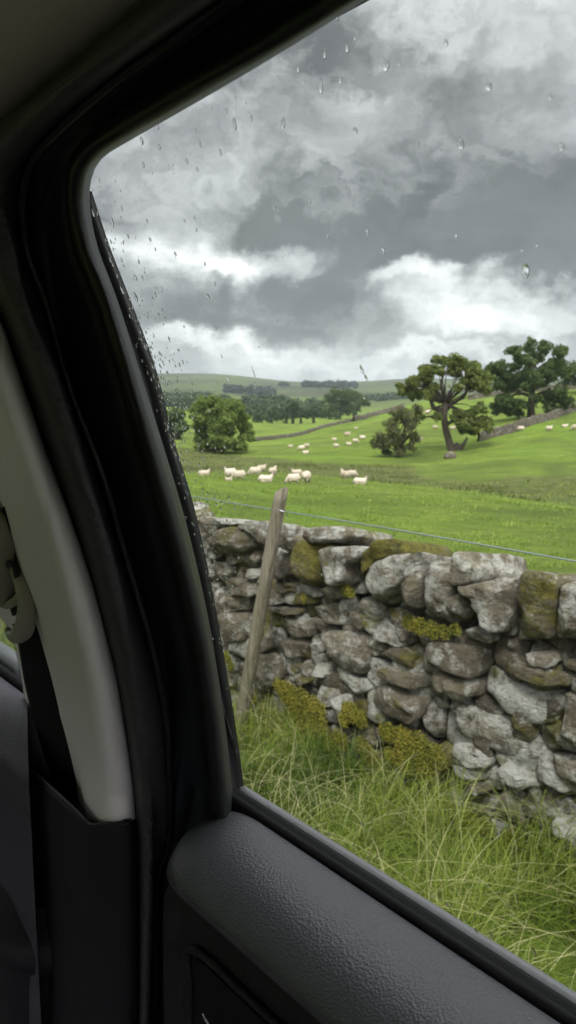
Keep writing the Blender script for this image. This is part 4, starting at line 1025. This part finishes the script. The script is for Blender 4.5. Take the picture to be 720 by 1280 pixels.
# door card: soft top pad with a rounded end, then the lower card
PADP = [(.3168,-.312),(.3168,-.3035),(.3145,-.2998),(.303,-.2980),(.288,-.2985),(.275,-.3010),(.264,-.3055),(.255,-.312),(.2495,-.319),(.2475,-.325),(.2500,-.331),(.256,-.336)]
def pad():
    P = catmull(PADP, 60); V = []; xs = np.concatenate([np.linspace(-0.455, -0.36, 40), np.linspace(-0.355, 1.15, 120)])
    for x in xs:
        u = min(1, max(0, (x+0.455)/0.06)); e = math.sqrt(max(0, 1-(1-u)**2))      # quarter-round end
        for q in P:
            yy = 0.318-(0.318-q[0])*(0.30+0.70*e); zz = q[1] - (1-e)*0.030
            V.append((x, yy, CAMZ+zz))
    return mesh_obj('door_card_pad', V, grid_faces(len(xs), 60), M['pad'], door)
pad()
profile('door_card', [(.262,-.325),(.2560,-.333),(.2515,-.342),(.2500,-.352),(.2495,-.375),(.2485,-.43),(.246,-.55),(.235,-.75),(.235,-1.15)], -0.452, 1.15, M['door_card'], door, endround=0.03)
# door pull: flat sheet with the recess shade in its dark colour, raised rim and the bright release lever
mb = MB()
rim = [(238,1290),(237,1235),(234,1196),(238,1187),(248,1190),(268,1206),(290,1228),(318,1254),(350,1284),(390,1320)]
path = catmull([hit_side(x, y, -0.093) for x, y in rim], 60)
mb.add(*tube_pts(path, [0.0016]*4+[0.0026]*56, 8)); mb.build('pull_rim', M['door_card'], door)
inner = [(244,1300),(242,1240),(240,1205),(246,1199),(262,1212),(285,1234),(312,1260),(345,1292)]
V = [hit_side(x, y, -0.0915) for x, y in catmull(inner, 30)]
mesh_obj('pull_recess_shade', V, [tuple(range(len(V)))], M['rubber_matt'], door, smooth=False)
mb = MB(); a = hit_side(253.5, 1267, -0.098); b = hit_side(263, 1283, -0.098); c = hit_side(285, 1320, -0.097)
mb.add(*tube_pts(catmull([a, b, c], 12), [0.0006]+[0.0012]*11, 8)); mb.build('door_handle', M['chrome'], door)
# maker's print etched in the corner of the glass: rows of tiny illegible strokes
m, N, out = new_mat('glass_print'); principled(N, out, (0.02, 0.03, 0.02), 0.6); M['print'] = m
mb = MB(); prr = random.Random(3)
for row_, (x, y, n_) in enumerate([(316,951,6),(310,957,9),(310,963,13),(311,969,15),(314,975,15),(318,980,14),(321,986,9),(322,991,6)]):
    for k in range(n_):
        if prr.random() < 0.18: continue
        px_, py_ = x+k*1.55, y+k*1.02
        a = hit_side(px_, py_, 0.0019); up_ = hit_side(px_+prr.uniform(-.3, .5), py_-prr.uniform(1.0, 2.6), 0.0019)
        w = hit_side(px_+prr.uniform(.45, .8), py_+.4, 0.0019)-a
        mb.add([a, a+w, up_+w, up_], [(0, 1, 2, 3)])
mb.build('glass_print', M['print'], glass, smooth=False)
# pillar
TL = [(-75,400),(-40,500),(-10,590),(7,640),(25,712),(40,760),(63,842),(78,907),(92,965),(99,1010),(110,1029)]
TLm = [(-60,395),(-22,490),(12,580),(33,640),(52,712),(66,760),(86,842),(98,907),(106,965),(110,1005),(113,1029)]
TRm = [(-48,380),(0,470),(38,570),(62,640),(84,712),(98,765),(119,850),(130,920),(137,970),(141,1010),(143,1028)]
TR = [(-30,345),(0,415),(50,560),(78,635),(101,703),(120,768),(141,855),(152,920),(159,970),(163,1010),(164,1024)]
TRe = [(x+3, y) for x, y in TR]
lstrip('upper_pillar_trim', [(TL, -.030), ([(x+8, y) for x, y in TL], -.046), (TLm, -.066), ([((a[0]+b[0])/2, (a[1]+b[1])/2) for a, b in zip(TLm, TRm)], -.073), (TRm, -.074), (TR, -.062), (TRe, -.045)], M['grey_trim'], car, n=80, cross=5, e0=(-.03, -.05, .17))
lstrip('lower_pillar_trim', [([(41,962),(42,1060),(40,1130),(36,1200),(30,1230),(26,1300)], -.030), ([(43,966),(45,1060),(43,1130),(40,1200),(34,1235),(30,1300)], -.058), ([(60,982),(60,1080),(58,1150),(55,1215),(50,1250),(46,1300)], -.070), ([(78,999),(78,1090),(76,1160),(73,1220),(70,1260),(68,1300)], -.078),
        ([(96,1016),(96,1096),(94,1166),(92,1220),(90,1260),(88,1300)], -.083), ([(112,1031),(112,1100),(110,1170),(108,1220),(106,1260),(104,1300)], -.084), ([(128,1030),(129,1100),(129,1170),(128,1220),(127,1260),(126,1300)], -.081), ([(147,1028),(149,1100),(149,1170),(149,1220),(148,1260),(148,1300)], -.075), ([(163,1026),(166,1100),(167,1170),(167,1220),(167,1260),(167,1300)], -.066), ([(169,1026),(172,1100),(173,1170),(173,1220),(173,1260),(173,1300)], -.040)], M['low_trim'], car, n=50, cross=5, e1=(0, 0, -.35))
mb = MB(); mb.add(*tube_pts(catmull([hit_side(43,965,-.059), hit_side(78,997,-.079), hit_side(110,1028,-.085)], 20), 0.0013, 8))
mb.add(*tube_pts(catmull([hit_side(110,1028,-.085), hit_side(120,1030,-.083), hit_side(164,1024,-.066)], 20), 0.0009, 8)); mb.build('trim_lip_highlight', M['front_card'], car)  # the lip's highlight is put into its paler plastic colour
PL = [(-90,400),(-60,560),(-30,690),(0,765),(19,792),(25,822),(31,860),(37,910),(43,963)]
PLr = [(-40,500),(-8,600),(14,690),(30,750),(42,790),(50,840),(60,890),(72,940),(88,990)]
lstrip('pillar_side_trim', [(PL, -.024), ([(a[0]*.6+b[0]*.4, a[1]*.6+b[1]*.4) for a, b in zip(PL, PLr)], -.031), (PLr, -.034)], M['grey_trim'], car, n=60, cross=4, e0=(-.03, -.05, .17))
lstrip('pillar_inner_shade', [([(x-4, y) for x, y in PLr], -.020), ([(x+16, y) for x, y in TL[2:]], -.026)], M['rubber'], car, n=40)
lstrip('seat_belt', [([(16,780),(22,799),(32,857),(43,900),(56,945),(70,985)], -.043), ([(30,775),(42,800),(58,857),(72,905),(86,955),(98,1005)], -.040), ([(48,770),(60,800),(76,857),(90,905),(102,955),(112,1012)], -.034)], M['belt'], car, n=40, thick=0.0014)
lstrip('seat_belt_upper', [([(-14,640),(-6,690),(6,735),(16,770)], -.040), ([(8,632),(18,690),(28,735),(36,765)], -.040)], M['belt'], car, n=20, thick=0.0014)
# belt guide: a moulded hook hanging from its cap
gd = MB()
cap = []
for i in range(7):
    f = i/6; yy = 668+f*68; hw = 15*math.sqrt(max(0.08, 1-(2*f-1)**4))
    for k in range(14):
        a = 2*math.pi*k/14; cap.append(hit_side(-3+f*8+math.cos(a)*hw, yy+math.sin(a)*3, -.048-0.010*max(0, math.sin(a*0.5))))
gd.add(*tube_pts(catmull([hit_side(-8, 640, -.046), hit_side(-4, 690, -.050), hit_side(0, 735, -.050), hit_side(2, 748, -.048)], 16), [.012, .015, .017, .018, .018, .018, .018, .018, .018, .018, .018, .018, .017, .015, .011, .006], 12))
guide = gd.build('belt_guide', M['beige'], car)
gh = MB()
hook = [hit_side(18, 712, -.044), hit_side(25, 725, -.048), hit_side(31, 745, -.052), hit_side(33, 765, -.055), hit_side(30, 785, -.056), hit_side(22, 795, -.056), hit_side(13, 793, -.056), hit_side(9, 786, -.055)]
P = catmull(hook, 40); gh.add(*tube_pts(P, np.interp(np.linspace(0, 1, 40), [0, .3, .6, .85, 1], [.005, .0075, .0095, .0065, .003]), 12))
gh.add(*tube_pts(catmull([hit_side(-4, 750, -.046), hit_side(8, 756, -.050), hit_side(18, 752, -.052), hit_side(26, 744, -.052)], 16), .0042, 10))
gh.build('hook', M['beige'], guide)
gs = MB(); gs.add(*tube_pts(catmull([hit_side(6, 706, -.047), hit_side(14, 705, -.049), hit_side(20, 710, -.049), hit_side(23, 735, -.050)], 16), .0030, 8)); gs.build('slot', M['rubber'], guide)
# front door beyond the pillar
fdoor = mesh_obj('front_door', *box_pts((-1.25, 0.405, CAMZ-0.84), (1.5, 0.04, 0.84)), mat=M['navy'], parent=car, smooth=False)
pane('window_glass', -2.0, -0.90, fdoor)
profile('weather_strip', [(.3385,-.36),(.3365,-.342),(.333,-.338),(.328,-.336),(.324,-.3385),(.3225,-.35)], -2.0, -0.86, M['rubber_matt'], fdoor, sub=3)
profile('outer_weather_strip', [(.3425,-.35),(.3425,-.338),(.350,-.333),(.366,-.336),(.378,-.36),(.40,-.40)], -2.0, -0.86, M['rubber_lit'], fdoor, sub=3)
profile('door_card', [(.326,-.350),(.322,-.3425),(.312,-.339),(.298,-.339),(.282,-.344),(.268,-.352),(.258,-.362),(.2535,-.371),(.2575,-.379),(.2570,-.390),(.2535,-.42),(.250,-.47),(.248,-.52),(.248,-.75),(.248,-1.12)], -2.0, -0.662, M['front_card'], fdoor, nx=90, slant=2.5)
profile('armrest', [(.249,-.500),(.240,-.512),(.228,-.517),(.218,-.522),(.214,-.532),(.218,-.548),(.232,-.575),(.238,-.75),(.24,-1.15)], -2.0, -0.675, M['low_trim'], fdoor, slant=0.6, endround=0.06, rev=True, nx=160)
# roof, rails, far side, floor: the closed cabin that keeps the light out
rp = hit_side(80, 93, -.040)
ry, rz = rp[1], rp[2]
V = []; nx = 40; ys_ = [0.0, .03, .10, .22, .40, .65, .95, 1.2, 1.35, 1.42]; dz_ = [-.004, .004, .018, .035, .05, .055, .05, .035, .012, -.03]
for i in range(nx+1):
    x = -2.1+3.4*i/nx
    for a, b in zip(ys_, dz_): V.append((x, ry+0.004-a, rz+b-0.02*max(0, (-1.2-x))**2))
roof = mesh_obj('roof_lining', V, grid_faces(nx+1, len(ys_)), M['headliner'], car)
md = roof.modifiers.new('thickness', 'SOLIDIFY'); md.thickness = 0.012; md.offset = 1
roofskin = mesh_obj('roof_panel', [(x, y, rz+0.09-0.05*((y+0.5)/0.75)**4-0.03*((x+0.4)/1.7)**4) for x in np.linspace(-2.1, 1.3, 30) for y in np.linspace(-1.3, 0.27, 20)], grid_faces(30, 20), M['navy'], car)
md = roofskin.modifiers.new('thickness', 'SOLIDIFY'); md.thickness = 0.01; md.offset = 0
def cab(name, c, s, mat): return mesh_obj(name, *box_pts(c, s), mat=mat, parent=car, smooth=False)
yo = ry-1.40
# rail over the front door on this side, and behind the pillar's top
railz = [hit_side(300, 56, -.03)[2], rz]
cab('front_roof_rail', (-1.55, (ry+.235)/2+.02, (railz[0]+rz)/2+.02), (1.15, .08, rz-railz[0]+.08), M['rubber'])
cab('outer_roof_rail', (-0.4, 0.265, CAMZ+.255), (3.4, .03, .10), M['rubber_matt'])
cab('far_door', (-0.4, yo+.0, CAMZ-.78), (3.4, .10, .90), M['cabin'])
cab('far_roof_rail', (-0.4, yo+.03, rz-.02), (3.4, .06, .10), M['grey_trim'])
cab('far_pillar', (-0.95, yo+.02, CAMZ-.09), (.08, .05, .55), M['grey_trim'])
cab('far_pillar', (1.22, yo+.02, CAMZ-.09), (.10, .07, .55), M['grey_trim'])
cab('tailgate', (1.27, (yo+.4)/2, CAMZ-.80), (.06, 1.6, .9), M['cabin'])
cab('tailgate_rail', (1.27, (yo+.4)/2, rz+.0), (.06, 1.6, .10), M['grey_trim'])
cab('cabin_floor', (-0.4, (yo+.4)/2, CAMZ-1.22), (3.4, 1.62, .04), M['cabin'])
cab('pillar_backing', (-0.66, 0.352, CAMZ-.78), (.62, .02, .86), M['rubber_matt'])
cab('bulkhead', (-2.08, (yo+.4)/2, CAMZ-.75), (.06, 1.6, .85), M['door_card'])

# ------------------------------------------------------------------ rain on the glass
def drop_mesh(sd):
    rr = random.Random(sd); V = []; n, k = 7, 14; tail = rr.uniform(0, .5)
    for i in range(n):
        th = (math.pi/2)*i/(n-1)
        for q in range(k):
            ph = 2*math.pi*q/k
            x = math.sin(th)*math.cos(ph); z_ = math.sin(th)*math.sin(ph)
            w = 1+0.10*math.sin(2*ph+sd)+0.06*math.sin(3*ph+sd*2)
            if z_ > 0: x *= 1-tail*0.6*z_; z_ *= 1+tail
            V.append((x*w, math.cos(th)*0.62*(1-0.25*z_), z_*w))
    F = grid_faces(n, k, True)
    F.append(tuple(range((n-1)*k, n*k)))
    me = bpy.data.meshes.new('raindrop'); me.from_pydata(V, [], F)
    bm = bmesh.new(); bm.from_mesh(me); bmesh.ops.remove_doubles(bm, verts=bm.verts, dist=1e-5); bmesh.ops.recalc_face_normals(bm, faces=bm.faces)
    for f in bm.faces: f.smooth = len(f.verts) < 6
    bm.to_mesh(me); bm.free()
    me.materials.append(M['drop']); return me
DM = [drop_mesh(i) for i in range(8)]
tiltx = math.atan(0.29)
drops = []
def dz_(ox, oy, s, L):
    for d in L: drops.append((ox+d[0]/s, oy+d[1]/s, d[2]/s, d[3] if len(d) > 3 else 1.3))
dz_(0, 0, 2, [(586,312,8,1.9),(707,310,9,1.5),(354,352,7,1.5),(398,368,5),(358,412,5,2),(550,380,6,1.6),(565,278,5),(615,258,3),(628,297,5,1.6),(588,245,3),(488,325,4),(500,362,5,1.8),(467,404,5),(493,424,5),(395,318,4,1.8),(248,450,4,1.8),(288,453,3),(232,475,3),(250,480,3),(304,520,4,1.8),(280,558,8,1.6),(234,533,8),(367,552,4),(375,599,5),(438,635,5),(486,545,4),(461,552,4),(491,575,4),(685,520,6),(512,660,4),(308,628,3),(347,655,5),(338,695,6,1.6),(339,743,8,1.6),(306,725,8,1.5),(304,650,4,1.7),(276,650,5),(520,743,6,1.5),(537,710,5),(405,722,4,1.8),(390,720,3,1.6),(354,735,3)])
dz_(360, 0, 2, [(124,42,5,1.8),(168,96,4),(148,122,7),(92,138,6),(26,174,6),(40,205,4),(82,217,9,1.7),(131,202,6),(245,165,12,1.1),(278,160,4),(395,108,6),(501,217,10,1.1),(655,243,6),(168,327,7),(323,360,5),(381,377,4),(432,362,11,1.1),(683,368,9,1.1),(54,505,5),(142,468,4),(198,582,6),(238,628,7),(420,593,5),(594,680,13,1.25),(585,627,4),(623,615,5),(100,592,4)])
dz_(160, 360, 5.14, [(50,62,13,2),(515,60,12,1.8),(563,260,9,1.6),(602,440,8,1.9),(645,585,9,3.4),(572,608,6),(80,285,8,1.8),(165,308,9,1.7),(213,432,9,1.6),(195,462,7),(228,490,10),(287,462,8),(173,505,7,1.8),(145,385,5),(248,548,10),(215,558,7),(237,600,9),(198,622,12),(285,620,8),(268,632,7),(331,668,7),(360,620,4),(290,680,4),(218,700,13),(427,735,5),(308,765,8),(376,768,10),(520,790,8),(290,802,6),(414,832,12),(360,832,4),(330,850,6),(288,877,8),(260,868,9),(348,888,8),(242,915,9),(357,970,9),(285,968,8),(340,1018,5),(378,1045,12),(510,1000,12),(560,1028,8),(620,1020,12),(282,1028,6),(330,1105,8),(388,1183,11),(600,1045,8)])
dz_(230, 600, 2.88, [(75,105,6),(183,95,6,2),(370,128,7,1.8),(60,85,4),(95,88,4),(145,230,4),(185,330,6),(72,228,6),(120,357,6),(205,462,5),(270,378,6),(290,527,8),(405,683,8,1.6),(258,650,6),(495,340,5),(240,720,4),(225,735,4),(110,300,4),(160,410,4),(210,560,4)])
dz_(300, 880, 3, [(120,203,6,1.7),(97,148,5,1.4),(8,115,6),(165,347,6,1.8),(210,370,4),(300,378,6,2),(460,450,7,1.9),(480,585,7,1.5),(335,487,5,1.6),(215,303,4),(615,435,4),(50,235,4),(70,300,4)])
dz_(540, 1120, 4, [(75,45,9,1.6),(95,44,8,1.5),(220,175,9,1.9),(296,200,9,2.6),(510,280,10,2.8)])
drops += [(317, 466, 1.5, 5.5), (452.5, 463, 2.6, 2.6), (457.5, 473, 2.4, 2.0), (318.5, 480, 2, 1.2), (455, 497, 2.2, 1.4), (561, 485, 2.8, 1.4)]
def drop_at(px, py, rp):
    p = hit_side(px, py, 0.0016); return p, rp*np.linalg.norm(p-EYE)/FPX
rr = random.Random(5)
special = {(657.0, 340.0): 'largest teardrop raindrop, alone on the dark cloud right of the picture', (452.5, 463): 'dark elongated raindrop above the far hills, upper of a touching pair', (457.5, 473): 'bright elongated raindrop below the dark one above the far hills',
           (317, 466): 'long thin rain streak on the glass crossing the far fell skyline', (482.5, 82.5): 'wide bright raindrop high on the glass near the top of the clouds'}
for (px, py, rp, tall) in drops:
    p, rm = drop_at(px, py, rp*0.80)
    o = bpy.data.objects.new('raindrop', rr.choice(DM)); COL.objects.link(o)
    o.location = p; o.rotation_euler = (tiltx if p[2] > CAMZ-.316 else 0, R(rr.uniform(8, 18)*(-1 if (px < 330 and py > 300) or py > 450 else 1)) if tall > 1.4 else 0, 0)
    o.scale = (rm*1.05, rm*0.85, rm*tall)
    lab = special.get((round(px, 1), round(py, 1)))
    zone = 'the grey clouds' if py < 465 else 'the green fields and trees' if py < 650 else 'the stone wall' if (py < 880) else 'the grassy verge'
    if lab: tag(o, lab, 'raindrop', 'separate large raindrops on the window')
    else: tag(o, 'small clear raindrop on the window in front of '+zone, 'raindrop', 'raindrops in front of '+zone)
mb = MB(); base = DM[0]
bv = np.array([v.co[:] for v in base.vertices]); bf = [tuple(f.vertices) for f in base.polygons]
def edge_x(y): return float(np.interp(y, [q[1] for q in G1], [q[0] for q in G1]))
ct, sn = math.cos(tiltx), math.sin(tiltx)
for i in range(820):
    if i < 400: y = rr.triangular(250, 900, 520); x = edge_x(y)-(9 if rr.random() < .22 else 0)+abs(rr.gauss(0, 1))*26; rp = rr.uniform(.5, 1.7)
    elif i < 620: y = rr.uniform(60, 500); x = edge_x(max(y, 245))+rr.uniform(0, 240)*rr.random(); rp = rr.uniform(.3, .8)
    else: y = rr.uniform(500, 980); x = edge_x(y)+rr.uniform(0, 160)*rr.random(); rp = rr.uniform(.3, .7)
    if y < 215-0.6*(x-110)+12 or x < 114: continue
    p, rm = drop_at(x, y, rp)
    q = bv*np.array([rm, rm*.8, rm*rr.uniform(1.0, 1.7)]); q = np.stack([q[:, 0], q[:, 1]*ct-q[:, 2]*sn, q[:, 1]*sn+q[:, 2]*ct], 1)
    mb.add(q+p, bf)
tag(mb.build('rain_spray', M['drop']), 'fine spray of tiny rain droplets, thickest along the left edge of the window', 'rain', kind='stuff')

# ------------------------------------------------------------------ air
def haze():
    m, N, out = new_mat('haze')
    v = N.n('ShaderNodeVolumePrincipled', ins={'Color': (0.66, 0.74, 0.80, 1), 'Density': 0.00015, 'Anisotropy': 0.0})
    N.link(v.outputs[0], out.inputs['Volume'])
    zmin = -75.0; zmax = 170.0
    o = mesh_obj('haze', *box_pts((0, 0, (zmin+zmax)/2), (6900, 6900, zmax-zmin)), mat=m, smooth=False)
    tag(o, kind='stuff')
haze()

# ------------------------------------------------------------------ sky and light
SUN_EL, SUN_AZ = R(52), math.atan2(-0.75, 0.55)       # direction to the veiled sun: behind the car, to the right
w = bpy.data.worlds.new('World'); scene.world = w; w.use_nodes = True
t = w.node_tree
for nd in list(t.nodes): t.nodes.remove(nd)
N = NT(t); wo = N.n('ShaderNodeOutputWorld'); bg = N.n('ShaderNodeBackground', ins={'Strength': 0.1}); N.link(bg.outputs[0], wo.inputs[0])
sky = N.n('ShaderNodeTexSky', sky_type='NISHITA'); sky.sun_disc = False; sky.sun_elevation = SUN_EL; sky.sun_rotation = math.pi/2-SUN_AZ
D = N.n('ShaderNodeTexCoord').outputs['Generated']; D = N.vmath('NORMALIZE', D)
sep = N.n('ShaderNodeSeparateXYZ', ins={0: D}); az = N.math('ARCTAN2', sep.outputs[1], sep.outputs[0]); el = N.math('ARCSINE', sep.outputs[2])
AE = N.n('ShaderNodeCombineXYZ', ins={0: az, 1: el}).outputs[0]
def ae(px, py):
    d = ray(px, py); return math.atan2(d[1], d[0]), math.asin(d[2]/np.linalg.norm(d))
# cloud layer seen in perspective: flat noise on a deck overhead, plus billows in direction space
zc_ = N.math('MAXIMUM', N.math('ADD', sep.outputs[2], 0.10), 0.03)
deck = N.n('ShaderNodeCombineXYZ', ins={0: N.math('DIVIDE', sep.outputs[0], zc_), 1: N.math('DIVIDE', sep.outputs[1], zc_)}).outputs[0]
wn = N.n('ShaderNodeTexNoise', ins={'Vector': N.vmath('MULTIPLY', AE, (1, 1.25, 1)), 'Scale': 7.0, 'Detail': 9, 'Roughness': 0.62}).outputs['Color']
warp = N.vmath('MULTIPLY', N.vmath('SUBTRACT', wn, (0.5, 0.5, 0.5)), (0.26, 0.20, 0))
AW = N.vmath('ADD', AE, warp)
blobs = [ # px, py, half-width, half-height (picture units), strength
 (600, 10, 120, 50, .03), (700, 80, 50, 40, .08), (520, 50, 50, 60, .03), (430, 60, 60, 60, -.05), (330, 60, 90, 50, -.04), (180, 190, 110, 60, .04), (480, 130, 60, 40, .05),
 (560, 250, 190, 60, -.06), (590, 290, 150, 45, -.10), (690, 270, 70, 50, -.07), (360, 205, 60, 35, .06), (440, 295, 110, 34, -.06), (650, 180, 50, 30, .06), (680, 310, 110, 35, -.05), (400, 190, 80, 40, -.05),
 (320, 262, 60, 30, -.12), (200, 262, 100, 25, -.06), (325, 318, 50, 24, .30), (245, 322, 50, 14, .13), (200, 330, 40, 20, .14), (400, 352, 58, 34, -.13), (470, 380, 40, 18, -.05),
 (512, 350, 46, 17, .32), (585, 352, 40, 12, .22), (570, 404, 60, 22, .34), (610, 372, 50, 12, .12), (520, 385, 45, 14, .14), (690, 405, 60, 18, .18), (650, 362, 50, 14, -.10),
 (250, 378, 90, 22, -.08), (300, 405, 110, 10, -.10), (262, 430, 50, 9, .28), (350, 438, 50, 7, .14), (430, 418, 50, 9, -.06), (200, 445, 70, 10, .14), (440, 452, 150, 8, .12), (640, 450, 110, 9, .12),
]
val = None
for (px, py, hw, hh, s) in blobs:
    a, e = ae(px, py); sa = hw/FPX*0.95; se = hh/FPX*0.95
    d = N.vmath('MULTIPLY', N.vmath('SUBTRACT', AW, (a, e, 0)), (1/sa, 1/se, 0))
    g = N.math('MULTIPLY', N.math('EXPONENT', N.math('MULTIPLY', N.math('POWER', N.vmath('DOT_PRODUCT', d, d, out=1), 1.3), -0.6)), s)
    val = g if val is None else N.math('ADD', val, g)
n1 = N.n('ShaderNodeTexNoise', ins={'Vector': deck, 'Scale': 1.1, 'Detail': 10, 'Roughness': 0.58, 'Distortion': 0.6}).outputs['Fac']
n2 = N.n('ShaderNodeTexNoise', ins={'Vector': N.vmath('MULTIPLY', AW, (1, 1.35, 1)), 'Scale': 7.5, 'Detail': 9, 'Roughness': 0.58, 'Distortion': 0.5}).outputs['Fac']
det = N.math('ADD', N.math('MULTIPLY', N.math('SUBTRACT', n1, 0.5), 0.14), N.math('MULTIPLY', N.math('SUBTRACT', N.ramp(n2, [(0.36, 0.0), (0.5, 0.5), (0.60, 0.9), (0.8, 1.0)]), 0.5), 0.16))
low = N.math('MULTIPLY', N.ramp(el, [(0.0, 0.05), (0.12, 0.0), (0.3, 0.0), (0.6, 0.0)]), 1.0)
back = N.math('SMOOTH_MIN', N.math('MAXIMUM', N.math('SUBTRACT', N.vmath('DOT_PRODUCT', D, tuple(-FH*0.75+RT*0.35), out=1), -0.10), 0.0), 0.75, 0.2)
back = N.math('MULTIPLY', back, 1.25)  # brightness added to the unseen sky behind, to light cabin and wall
zen = N.math('MULTIPLY', N.ramp(el, [(0.0, 0.0), (0.42, 0.0), (0.75, 1.0), (1.0, 1.0)]), ZEN if 'ZEN' in globals() else 0.55)
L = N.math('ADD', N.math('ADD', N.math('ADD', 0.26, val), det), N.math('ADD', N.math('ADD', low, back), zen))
L = N.math('ADD', N.math('MULTIPLY', N.math('SUBTRACT', L, 0.26), 1.35), 0.245)
L = N.math('SMOOTH_MAX', L, 0.095, 0.08)
n3 = N.n('ShaderNodeTexNoise', ins={'Vector': N.vmath('MULTIPLY', AW, (1, 1.5, 1)), 'Scale': 5.0, 'Detail': 8, 'Roughness': 0.6, 'Distortion': 0.8}).outputs['Fac']
L = N.math('MULTIPLY', L, N.math('ADD', 0.56, N.math('MULTIPLY', N.ramp(n3, [(0.30, 0.0), (0.70, 1.0)]), 0.52)))
tint = N.ramp(L, [(0.0, (0.97, 0.985, 1.0)), (0.35, (0.975, 0.99, 1.0)), (0.7, (1.0, 1.0, 0.97)), (1.0, (1.0, 1.0, 1.0))])
cl = N.vmath('SCALE', tint, None); t.nodes[-1]
cl_node = t.nodes[-1]; N.link(N.math('MULTIPLY', L, 10.0), cl_node.inputs['Scale'])
below = N.math('LESS_THAN', sep.outputs[2], -0.05)
mixn = N.mix(0.97, sky.outputs[0], cl_node.outputs[0])
mixn = N.mix(below, mixn, (1.0, 1.1, 0.9))
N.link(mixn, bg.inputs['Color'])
sd = bpy.data.lights.new('sun', 'SUN'); sd.energy = 1.4; sd.angle = R(14); sd.color = (1.0, 0.96, 0.90)
so = bpy.data.objects.new('sun', sd); COL.objects.link(so)
dirv = Vector((math.cos(SUN_AZ)*math.cos(SUN_EL), math.sin(SUN_AZ)*math.cos(SUN_EL), math.sin(SUN_EL)))
so.rotation_euler = dirv.to_track_quat('Z', 'Y').to_euler(); so.location = dirv*50

# ------------------------------------------------------------------ camera
cd = bpy.data.cameras.new('camera'); co = bpy.data.objects.new('camera', cd); COL.objects.link(co); scene.camera = co
co.matrix_world = Matrix(((RT[0], UP[0], -FW[0], 0), (RT[1], UP[1], -FW[1], 0), (RT[2], UP[2], -FW[2], CAMZ), (0, 0, 0, 1)))
cd.sensor_fit = 'VERTICAL'; cd.sensor_height = 36; cd.sensor_width = 20.25; cd.lens = FPX/1280*36
cd.clip_start = 0.01; cd.clip_end = 9000
cd.dof.use_dof = True; cd.dof.focus_distance = 0.55; cd.dof.aperture_fstop = 20
vs = scene.view_settings; vs.view_transform = 'Standard'; vs.look = 'None'; vs.exposure = 1.22; vs.gamma = 1
scene.cycles.use_denoising = True
scene.cycles.max_bounces = 10; scene.cycles.diffuse_bounces = 4; scene.cycles.transparent_max_bounces = 24; scene.cycles.transmission_bounces = 8; scene.cycles.volume_bounces = 0
scene.cycles.sample_clamp_indirect = 4
